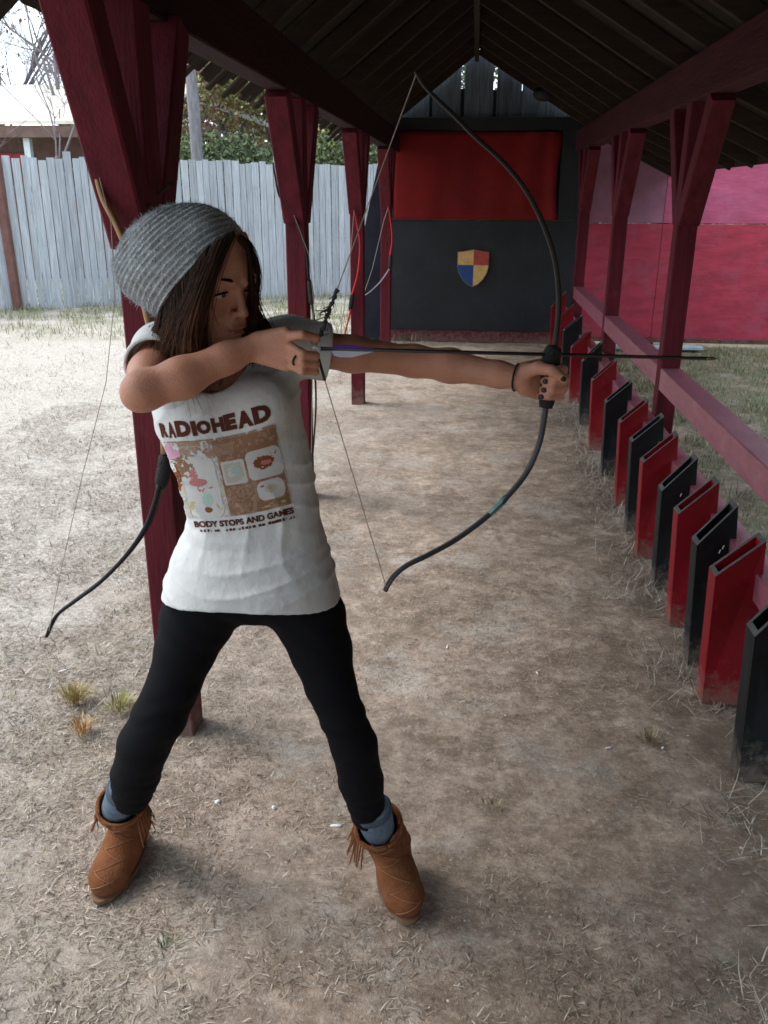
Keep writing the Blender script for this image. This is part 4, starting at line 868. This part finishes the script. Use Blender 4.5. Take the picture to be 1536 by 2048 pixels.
Fl.D += (.0011*np.sin(Fl.ax[2][None, None, :]*170+Fl.ax[0][:, None, None]*40)*np.clip((.40-Fl.ax[2][None, None, :])/.12, 0, 1)+.0012*np.sin(Fl.ax[2][None, None, :]*150-Fl.ax[0][:, None, None]*60)*np.exp(-((Fl.ax[2][None, None, :]-.53)/.05)**2)+.0010*np.sin(Fl.ax[2][None, None, :]*120+Fl.ax[0][:, None, None]*90)*np.exp(-((Fl.ax[2][None, None, :]-.72)/.05)**2)).astype(np.float32)
V, Q = Fl.net(); V = relax(V, Q, 1, .5); npmesh('leggings', V, Q, M['leg'], person, True); del Fl

# boots, socks
def boot(shaft, toe, heel, bend, side, lab):
    root = person
    S0, T0, H0 = A(*shaft[:3]), np.array(toe), np.array(heel)
    Fb = Field(np.minimum(np.minimum(S0, T0), H0)-.11, np.maximum(np.maximum(S0, T0), H0)+.11, .003)
    ank = H0*.78+T0*.22; ank = np.array((ank[0], ank[1], .085)); d = (T0-H0); d[2] = 0; Ld = np.linalg.norm(d); d /= Ld; sd_ = np.array((-d[1], d[0], 0))
    sc = shaft[3]
    Fb.cone(ank, S0-np.array((0, 0, .0)), .050, sc, .02)
    Fb.cone(H0+np.array((0, 0, .038))+d*.035, H0+d*.12+np.array((0, 0, .045)), .034, .038, .02)
    for q_ in (-1, 1):
        Fb.cone(H0+d*.12+np.array((0, 0, .040))+sd_*q_*.006, T0-d*.058+np.array((0, 0, .032))+sd_*q_*.017, .038, .031, .02)
    Fb.cone(H0+d*.07+np.array((0, 0, .075)), H0+d*.17+np.array((0, 0, .035)), .038, .03, .03)
    Fb.cone(T0-d*.045+np.array((0, 0, .026)), T0-d*.034+np.array((0, 0, .030)), .034, .032, .02)
    dirS = (S0-ank)/np.linalg.norm(S0-ank)
    def lip(X, Y, Z): return -((X-S0[0])*dirS[0]+(Y-S0[1])*dirS[1]+(Z-S0[2])*dirS[2])
    Fb.op(lip, S0-.1, S0+.11, .002, 'cut'); Fb.cone(S0-dirS*.03, S0+dirS*.06, sc-.006, sc-.004, .002, 'cut')
    Fb.op(lambda X, Y, Z: Z-.004+0*X+0*Y, Fb.lo, Fb.lo+Fb.n*Fb.h*np.array((1, 1, 0))+np.array((0, 0, .01)), .003, 'cut')
    # soft slouch creases
    Fb.D += (.0016*np.sin((Fb.ax[2][None, None, :]*1.0+Fb.ax[1][None, :, None]*.25)*190)*np.clip((Fb.ax[2][None, None, :]-.05)/.05, 0, 1)).astype(np.float32)
    V, Q = Fb.net(); V = relax(V, Q, 1, .4); b_ = npmesh('boot', V, Q, M['suede'], person, True); b_['label'] = lab
    bv = BVHTree.FromPolygons([Vector(v) for v in V], [tuple(int(a) for a in q) for q in Q])
    # sole
    n = 40; vs = []
    c_ = H0*.5+T0*.5
    for z_, gr_ in ((.0, 1.0), (.012, 1.02)):
        for i in range(n):
            a = 2*math.pi*i/n; u = math.cos(a); w = math.sin(a); wd = .040*(1+.16*u)-.004*math.cos(2*a); p = c_+d*(u*(Ld/2+.004))*gr_+sd_*w*wd*gr_; vs.append((p[0], p[1], z_))
    so = MB().add(vs, [tuple(range(n-1, -1, -1)), tuple(range(n, 2*n))]+[(i, (i+1) % n, n+(i+1) % n, n+i) for i in range(n)]).build('sole', M['sole'], b_); so.location = (0, 0, 0)
    # laces zigzag over the front, glued to the suede
    def onto(p, dirn):
        h_, n_, i_, ds = bv.ray_cast(Vector(p), Vector(dirn)); return (h_-Vector(dirn).normalized()*.0015) if h_ else None
    lm = MB(); pts = []
    for i in range(9):
        f_ = i/8; s_ = 1 if i % 2 else -1; base = S0*(1-f_)+(H0+d*.155+np.array((0, 0, .05)))*f_
        for g_ in np.linspace(-1, 1, 7):
            p = base+d*.16+sd_*(s_*g_*.030)+np.array((0, 0, .02-.012*g_*1)); q_ = onto(p, -d-np.array((0, 0, .35)))
            if q_ is not None: pts.append(q_)
    if len(pts) > 4: l_ = lm.tube(pts, .0013, 5).build('lace', M['lace'], b_, True); l_.location = (0, 0, 0)
    # fringe under the collar on the outer sides
    fm_ = MB()
    ex = d - dirS*np.dot(d, dirS); ex /= np.linalg.norm(ex); ey = np.cross(dirS, ex)
    for i in range(46):
        a = 2*math.pi*i/46
        if math.cos(a) > .55: continue
        o_ = ex*math.cos(a)+ey*math.sin(a); p = S0-dirS*.012+o_*(sc+.003); ln = random.uniform(.045, .075); q1 = p-np.array((0, 0, ln*.5))+o_*.006; q2 = p-np.array((0, 0, ln))+o_*random.uniform(.006, .02)+ey*random.uniform(-.006, .006)
        fm_.tube([p, q1, q2], [.0022, .0022, .0012], 4, .4)
    f2 = fm_.build('fringe', M['suede'], b_); f2.location = (0, 0, 0)
    # collar band
    pts = [S0-dirS*.010+(ex*math.cos(t_)+ey*math.sin(t_))*(sc+.002) for t_ in [2*math.pi*i/30 for i in range(31)]]
    cb = MB().tube(pts, .0045, 6).build('collar', M['suede'], b_, True); cb.location = (0, 0, 0)
    return S0, dirS
gL, gR = gnd(203, 1806), gnd(822, 1852)
SLb, dLb = boot((240, 1606, 1.635, .054), (gL.x-.004, gL.y-.004, 0), (gL.x+.010, gL.y+.240, 0), 0, -1, 'tan suede boot on the left of the picture')
SRb, dRb = boot((754, 1648, 1.610, .053), (gR.x, gR.y+.005, 0), (gR.x-.085, gR.y+.215, 0), 0, 1, 'tan suede boot on the right of the picture')
for S_, ank_ in ((SLb, A(264, 1556, 1.60)), (SRb, A(735, 1592, 1.59))):
    d_ = (ank_-S_); m_ = MB().tube([S_-d_*.45, S_+d_*.1, S_+d_*.35, S_+d_*.55, S_+d_*.66], [.036, .040, .0425, .043, .041], 24); m_.build('sock', M['sock'], person, True); MB().tube([S_+d_*.40, S_+d_*.44, S_+d_*.55, S_+d_*.60], [.0425, .0455, .0460, .043], 24).build('sock_cuff', M['sock_dark'], person, True)

# beanie: rings lofted along the axis of the hat
arc = np.concatenate([[0], np.cumsum(np.sqrt(np.diff(pr_[:, 0])**2+np.diff(pr_[:, 2])**2))]); NR, NS = 210, 150; sv = np.linspace(0, arc[-1], NR)
pi_ = [np.interp(sv, arc, pr_[:, i]) for i in range(4)]
for q_ in pi_: q_[2:-2] = np.convolve(q_, np.ones(9)/9, 'same')[2:-2] if False else q_[2:-2]
kern = np.ones(13)/13; sm_ = [np.concatenate([q_[:6], np.convolve(q_, kern, 'valid'), q_[-6:]]) for q_ in pi_]
Vh = []
for i in range(NR):
    t_, c_, h_, dp = [q_[i] for q_ in sm_]; rib = math.sin(sv[i]/11.5*2*math.pi); amp = 3.0*min(1, h_/40)
    for k_ in range(NS):
        a = 2*math.pi*k_/NS; lump = 2.5*math.sin(3*a+sv[i]*.03)+1.8*math.sin(5*a-sv[i]*.05+1); st = .9*math.sin(a*75+(math.pi if int(sv[i]/11.5) % 2 else 0))
        ph = math.sin(sv[i]/11.5*2*math.pi+.35*math.sin(2*a)); rr = amp*ph+st*max(0, ph)+lump*min(1, t_/60+.1)*min(1, h_/60)
        Vh.append(HMc+(axh*(t_)+exh*(c_+(h_+rr)*math.cos(a))+eyh*((dp+rr)*math.sin(a)))*sc_)
ih = np.arange(NR*NS).reshape(NR, NS); i2 = np.roll(ih, -1, axis=1); Fh = np.stack([ih[:-1], i2[:-1], i2[1:], ih[1:]], -1).reshape(-1, 4)
hat = npmesh('beanie', np.array(Vh), Fh, M['knit'], person, True); hat['label'] = 'slouchy chunky grey ribbed knit beanie'
fzn = 9000; fi = RNG.integers(NS*4, (NR-6)*NS, fzn); Vf = np.array(Vh); P0 = Vf[fi]; Cn = HMc+axh*.05; od = P0-Cn; od /= np.linalg.norm(od, axis=1)[:, None]; od = od*.6+RNG.normal(size=(fzn, 3))*.7; od /= np.linalg.norm(od, axis=1)[:, None]
sdv = np.cross(od, RNG.normal(size=(fzn, 3))); sdv /= np.linalg.norm(sdv, axis=1)[:, None]; sdv *= .00028; P1 = P0+od*RNG.uniform(.001, .004, (fzn, 1)); P2 = P1+(od+RNG.normal(size=(fzn, 3))*.8)*.003
Vz = np.stack([P0-sdv, P0+sdv, P1+sdv, P1-sdv, P2+sdv*.5, P2-sdv*.5], 1).reshape(-1, 3); iz = np.arange(fzn)[:, None]*6
wf = npmesh('wool_fuzz', Vz, np.concatenate([iz+np.array([[0, 1, 2, 3]]), iz+np.array([[3, 2, 4, 5]])]), M['knit'], hat, False); wf.location = (0, 0, 0); wf['kind'] = 'stuff'
hs_ = hat.modifiers.new('thick', 'SOLIDIFY'); hs_.thickness = .006; hs_.offset = -1

# hair
guides_near = [[(316, 618, 1.55), (302, 660, 1.575), (288, 684, 1.595), (302, 722, 1.57)], [(330, 596, 1.49), (322, 655, 1.495), (316, 700, 1.53), (326, 735, 1.53)], [(350, 570, 1.462), (350, 645, 1.458), (340, 705, 1.48), (350, 750, 1.50)],
 [(380, 540, 1.445), (386, 625, 1.445), (366, 695, 1.462), (368, 762, 1.490)], [(412, 505, 1.430), (398, 580, 1.434), (376, 655, 1.444), (374, 730, 1.465), (392, 762, 1.495)], [(440, 482, 1.425), (415, 548, 1.422), (393, 605, 1.428), (380, 665, 1.442), (390, 725, 1.460), (400, 755, 1.49)],
 [(466, 466, 1.44), (444, 505, 1.430), (422, 550, 1.422), (402, 607, 1.426), (388, 668, 1.440), (398, 725, 1.465)]]
guides_far = [[(478, 472, 1.46), (493, 495, 1.47), (500, 550, 1.49), (500, 610, 1.51), (494, 650, 1.53), (478, 700, 1.55)], [(480, 474, 1.48), (500, 500, 1.51), (508, 560, 1.54), (507, 620, 1.56), (510, 665, 1.57), (498, 710, 1.57)],
 [(470, 490, 1.60), (495, 560, 1.62), (505, 620, 1.62), (535, 670, 1.60), (522, 712, 1.58)], [(440, 500, 1.62), (470, 580, 1.64), (485, 640, 1.625), (500, 690, 1.59), (490, 730, 1.56)]]
back = [[(330, 610, 1.62), (330, 660, 1.63), (340, 700, 1.63), (350, 760, 1.60)], [(400, 600, 1.64), (400, 660, 1.65), (410, 700, 1.63), (420, 760, 1.58)], [(440, 600, 1.64), (450, 660, 1.65), (460, 700, 1.62), (455, 760, 1.56)]]
def strands(name, guides, n, r, jit, ends=.0, K=16):
    G_ = [np.array([list(v) for v in crom([at(*p) for p in g_], K)]) for g_ in guides]; Vs = []; Cs = []
    for i in range(n):
        u = random.random()*(len(G_)-1); k_ = min(int(u), len(G_)-2); t_ = u-k_; P = G_[k_]*(1-t_)+G_[k_+1]*t_; T = np.linspace(0, 1, K)[:, None]
        o_ = RNG.normal(size=3)*jit; o2 = RNG.normal(size=3)*jit*1.4; wv = np.sin(T*random.uniform(4, 9)+random.uniform(0, 6))*RNG.normal(size=3)*.0025
        P = P+o_*(.35+.65*T)+o2*T*T+wv*T; L_ = random.uniform(.85, 1.0); 
        d = np.gradient(P, axis=0); d /= np.linalg.norm(d, axis=1)[:, None]; x_ = np.cross(d, np.array((0, -1, .2))); x_ /= np.maximum(np.linalg.norm(x_, axis=1)[:, None], 1e-6); y_ = np.cross(d, x_); rr = r*random.uniform(.6, 1.3)*(1-.65*T**2)
        Vs.append(np.stack([P+x_*rr, P-x_*rr*.5+y_*rr*.8, P-x_*rr*.5-y_*rr*.8], 1)); c = np.ones((K, 3, 3))*random.uniform(.4, 2.3); c *= (1+T[:, :, None]**2*np.array([3.4, 2.2, 1.5])*random.uniform(.1, 1.6)*(1 if ends else .2)); Cs.append(c)
    Vs = np.array(Vs); base_ = np.arange(n)[:, None, None]*K*3+np.arange(K-1)[None, :, None]*3
    Fq = np.concatenate([(base_+np.array([[[a, b_, b_+3, a+3]]]).reshape(1, 1, 4)).reshape(-1, 4) for a, b_ in ((0, 1), (1, 2), (2, 0))])
    Vs = tuck(Vs.reshape(-1, 3), 10)
    return npmesh(name, Vs, Fq, M['hair'], person, True, np.array(Cs).reshape(-1, 3))
strands('hair', guides_near, 7500, .00075, .0065, 1)
strands('hair', guides_near, 260, .0005, .016, 1)
strands('hair', guides_far, 260, .0010, .0035)
strands('hair', guides_far[1:], 480, .0011, .006)
strands('hair', back, 900, .0013, .010)
wisps = [[(482, 470, 1.47), (505, 488, 1.49), (520, 530, 1.50), (522, 575, 1.50), (513, 610, 1.51), (512, 650, 1.53)], [(482, 470, 1.47), (500, 490, 1.49), (512, 540, 1.50), (512, 600, 1.50), (508, 650, 1.52)]]
strands('hair', wisps, 34, .0007, .0016)
Hb = Field((-.64, 1.40, 1.20), (-.30, 1.70, 1.50), .004)
for a in ((345, 610, 1.59, 345, 715, 1.57, .030), (375, 600, 1.53, 365, 740, 1.525, .026), (400, 560, 1.52, 385, 700, 1.50, .028), (410, 535, 1.505, 388, 640, 1.480, .022)): Hb.cone(A(*a[:3]), A(*a[3:6]), a[6], a[6]*.9, .02)
Hb.ell(HP(0, .036, -.022), (.080, .094, .090), R, .02); Hb.cone(HP(.02, -.02, -.06), A(495, 690, 1.60), .05, .03, .02)
cf = HP(.014, -.048, .118); Hb.ell(cf, (.060, .086, .084), R, .005, 'cut')
V, Q = Hb.net(); V = tuck(relax(V, Q, 2), 11); npmesh('hair', V, Q, M['hair'], person, True, np.ones((len(V), 3))*.8)

# ------------------------------------------------------------------ bows and arrow
nockP = Vector(A(631, 697, 1.468)); gripP = Vector(A(1103, 709, 1.660))
bow_n = (gripP-nockP).cross(Vector((0, 0, 1))).normalized()
def bp_(px_, py_):      # pixel onto the vertical plane of the drawn bow
    r = ray(px_, py_); o = Vector((0, 0, CAM_H)); return o+r*((nockP-o).dot(bow_n)/r.dot(bow_n))
bow = empty('recurve_bow', gripP); tag(bow, 'black recurve bow held at full draw in the outstretched hand', 'bow')
upl = crom([bp_(*p) for p in ((1106, 712), (1113, 670), (1118, 600), (1110, 520), (1085, 445), (1048, 375), (1000, 318), (952, 275), (905, 228), (866, 190), (846, 168), (836, 152), (830, 143))], 48)
lol = crom([bp_(*p) for p in ((1094, 795), (1088, 838), (1078, 888), (1056, 940), (1022, 985), (975, 1032), (915, 1077), (860, 1108), (815, 1130), (790, 1150), (777, 1168), (770, 1182))], 48)
def limb_mesh(pts, w0, w1, t0, t1, name, m, par, nrm):
    n = len(pts); mb = MB(); vs = []
    for i, p in enumerate(pts):
        f_ = i/(n-1); t_ = (pts[min(i+1, n-1)]-pts[max(i-1, 0)]).normalized(); x_ = nrm; y_ = t_.cross(x_).normalized(); w = (w0+(w1-w0)*f_)/2; h_ = (t0+(t1-t0)*f_)/2; c = h_*.5
        for a, b_ in ((-w+c, -h_), (w-c, -h_), (w, -h_+c), (w, h_-c), (w-c, h_), (-w+c, h_), (-w, h_-c), (-w, -h_+c)): vs.append(p+x_*a+y_*b_)
    fs = [(i*8+k, i*8+(k+1) % 8, (i+1)*8+(k+1) % 8, (i+1)*8+k) for i in range(n-1) for k in range(8)]+[tuple(range(7, -1, -1)), tuple(range((n-1)*8, n*8))]
    return mb.add(vs, fs).build(name, m, par, True)
cant = (bow_n+Vector((0, 0, .05))).normalized()
limb_mesh(upl, .012, .006, .009, .004, 'upper_limb', M['bow'], bow, cant); limb_mesh(lol, .013, .013, .009, .006, 'lower_limb', M['bowgrey'], bow, cant)
MB().tube(crom([upl[2], gripP+Vector((0, 0, -.005)), bp_(1099, 750), bp_(1097, 780), lol[2]], 14), [.012, .016, .0165, .0175, .018, .0175, .0165, .016, .016, .016, .016, .0155, .015, .013], 12).build('grip', M['grip'], bow, True)
MB().tube([lol[18]+bow_n*-.002, lol[19], lol[20], lol[21]], [.0068]*4, 8).build('tape', M['mint'], bow, True)
MB().tube([upl[-2]]+crom([upl[-3], nockP], 12), .0010, 5).build('upper_string', M['string'], bow)
MB().tube([lol[-2]]+crom([lol[-3], nockP], 12), .0010, 5).build('lower_string', M['string'], bow)
sv_a, sv_b = nockP.lerp(upl[-3], .03), nockP.lerp(upl[-3], .22)
MB().tube([sv_a.lerp(sv_b, i/24)+Vector((random.gauss(0, .0012), 0, random.gauss(0, .0012))) for i in range(25)], [.0030+.0016*(i % 3 == 0) for i in range(25)], 6).build('serving', M['dark_string'], bow)
MB().tube([nockP.lerp(lol[-3], .02), nockP.lerp(lol[-3], .12)], .0026, 6).build('serving', M['dark_string'], bow)
fz = MB()
for i in range(16):
    p = sv_a.lerp(sv_b, random.uniform(.25, 1)); q_ = p+Vector((random.uniform(-.022, .008), random.uniform(-.01, .01), random.uniform(-.012, .016))); r2 = q_+Vector((random.uniform(-.01, .01), 0, random.uniform(-.012, .012))); fz.tube(crom([p, q_, r2], 6), .0008, 4)
fz.build('string_fuzz', M['dark_string'], bow)
arrow = empty('arrow', nockP); tag(arrow, 'black arrow with purple and white vanes nocked on the drawn bowstring', 'arrow')
ad = (gripP-nockP).normalized(); tipP = nockP+ad*((bp_(1436, 714)-nockP).length)
MB().tube([nockP+ad*.004, tipP-ad*.03], .0034, 10).build('shaft', M['shaft'], arrow, True)
MB().tube([tipP-ad*.03, tipP-ad*.012, tipP], [.0040, .0036, .0006], 10).build('point', M['brass'], arrow, True)
MB().tube([nockP-ad*.006, nockP+ad*.008], .0040, 8).build('nock', M['white'], arrow, True)
f0, f1 = nockP.lerp(tipP, .03), None
for ang, m_ in ((35, M['purple']), (-55, M['white']), (155, M['purple'])):
    side = Quaternion(ad, math.radians(ang)) @ (Vector((0, -.35, 1))-ad*ad.dot(Vector((0, -.35, 1)))).normalized() if ang > 0 else Quaternion(ad, math.radians(0)) @ (Vector((0, -.55, -1))-ad*ad.dot(Vector((0, -.55, -1)))).normalized()
    th_v = ad.cross(side)*.0006; a0_ = nockP+ad*.028; vs = []
    P_ = [(0, .003), (.004, .012), (.015, .0145), (.035, .0140), (.06, .008), (.078, .003)]
    for s_ in (-1, 1): vs += [a0_+ad*x_+side*y_+th_v*s_ for x_, y_ in P_]
    n_ = len(P_); MB().add(vs, [tuple(range(n_)), tuple(range(2*n_-1, n_-1, -1))]+[(i, (i+1) % n_, n_+(i+1) % n_, n_+i) for i in range(n_)]).build('fletching', m_, arrow)

def hung_bow(name, label, Y, up_px, lo_px, grip_px, strg, um, lm_, w=.028, t=.010, sm=None, peg=None):
    g_ = empty(name, at(*grip_px[0], Y)); tag(g_, label, 'bow', 'spare bows hung on the shelter posts'); nrm = Vector((.25, -.95, .1)).normalized()
    if up_px: limb_mesh(crom([at(*p, Y) for p in up_px], 30), w, w*.5, t, t*.55, 'upper_limb', um, g_, Vector((0, 1, 0)))
    if lo_px: limb_mesh(crom([at(*p, Y) for p in lo_px], 30), w, w*.5, t, t*.55, 'lower_limb', lm_, g_, Vector((0, 1, 0)))
    MB().tube(crom([at(*p, Y) for p in grip_px], 8), [t*.9, t*1.3, t*1.4, t*1.4, t*1.4, t*1.4, t*1.3, t*.9], 10).build('grip', M['grip'], g_, True)
    MB().tube([at(*p, Y-.012) for p in strg], max(.0010, Y*.0004), 5).build('string', sm or M['string'], g_)
    if peg: MB().tube([at(*peg[0], Y), at(*peg[1], Y-.02)], .006+.001*Y, 6).build('hanging_peg', M['grip'], g_)
hung_bow('hanging_bow', 'bow with tan upper limb and long black lower limb hung on the nearest left post', 2.10, [(330, 905), (325, 800), (300, 650), (262, 520), (233, 448), (208, 400), (192, 345), (184, 300), (176, 288)], [(322, 965), (312, 1005), (292, 1055), (255, 1108), (205, 1160), (155, 1198), (118, 1226), (103, 1250), (94, 1272)],
         [(331, 908), (329, 935), (320, 975)], [(182, 292), (222, 445), (226, 520), (229, 600), (212, 765), (165, 950), (120, 1150), (98, 1262)], M['tan_limb'], M['bow'], .034, .014)
MB().tube([at(318, 388, 2.26), at(341, 367, 2.24)], .005, 6).build('peg', M['rafter'], shelter)
hung_bow('hanging_bow', 'black bow hung on the second left post behind the drawn arm', 4.36, [(618, 560), (612, 500), (596, 455), (588, 425), (585, 412), (560, 395), (550, 350), (546, 325)], [(622, 590), (628, 640), (628, 700), (632, 800), (628, 880), (622, 955)], [(619, 560), (622, 590), (624, 610)], [(586, 425), (618, 510), (627, 600), (626, 700), (622, 950)], M['bow'], M['bow'], .028, .010)
hung_bow('hanging_bow', 'red bow with black grip hung on the third left post', 6.64, [(704, 590), (716, 545), (720, 490), (714, 450), (708, 420)], [(702, 618), (694, 650), (684, 690), (672, 730)], [(705, 586), (703, 603), (700, 622)], [(708, 424), (700, 520), (690, 600), (674, 726)], M['redbow'], M['redbow'], .03, .013)
hung_bow('hanging_bow', 'red and white bow with black grip hung on the farthest left post', 8.88, [(780, 512), (784, 480), (781, 440), (776, 412)], [(779, 538), (762, 562), (742, 582), (724, 594)], [(781, 512), (781, 525), (780, 538)], [(776, 416), (768, 440), (744, 540), (726, 592)], M['redbow'], M['white_limb'], .03, .014)
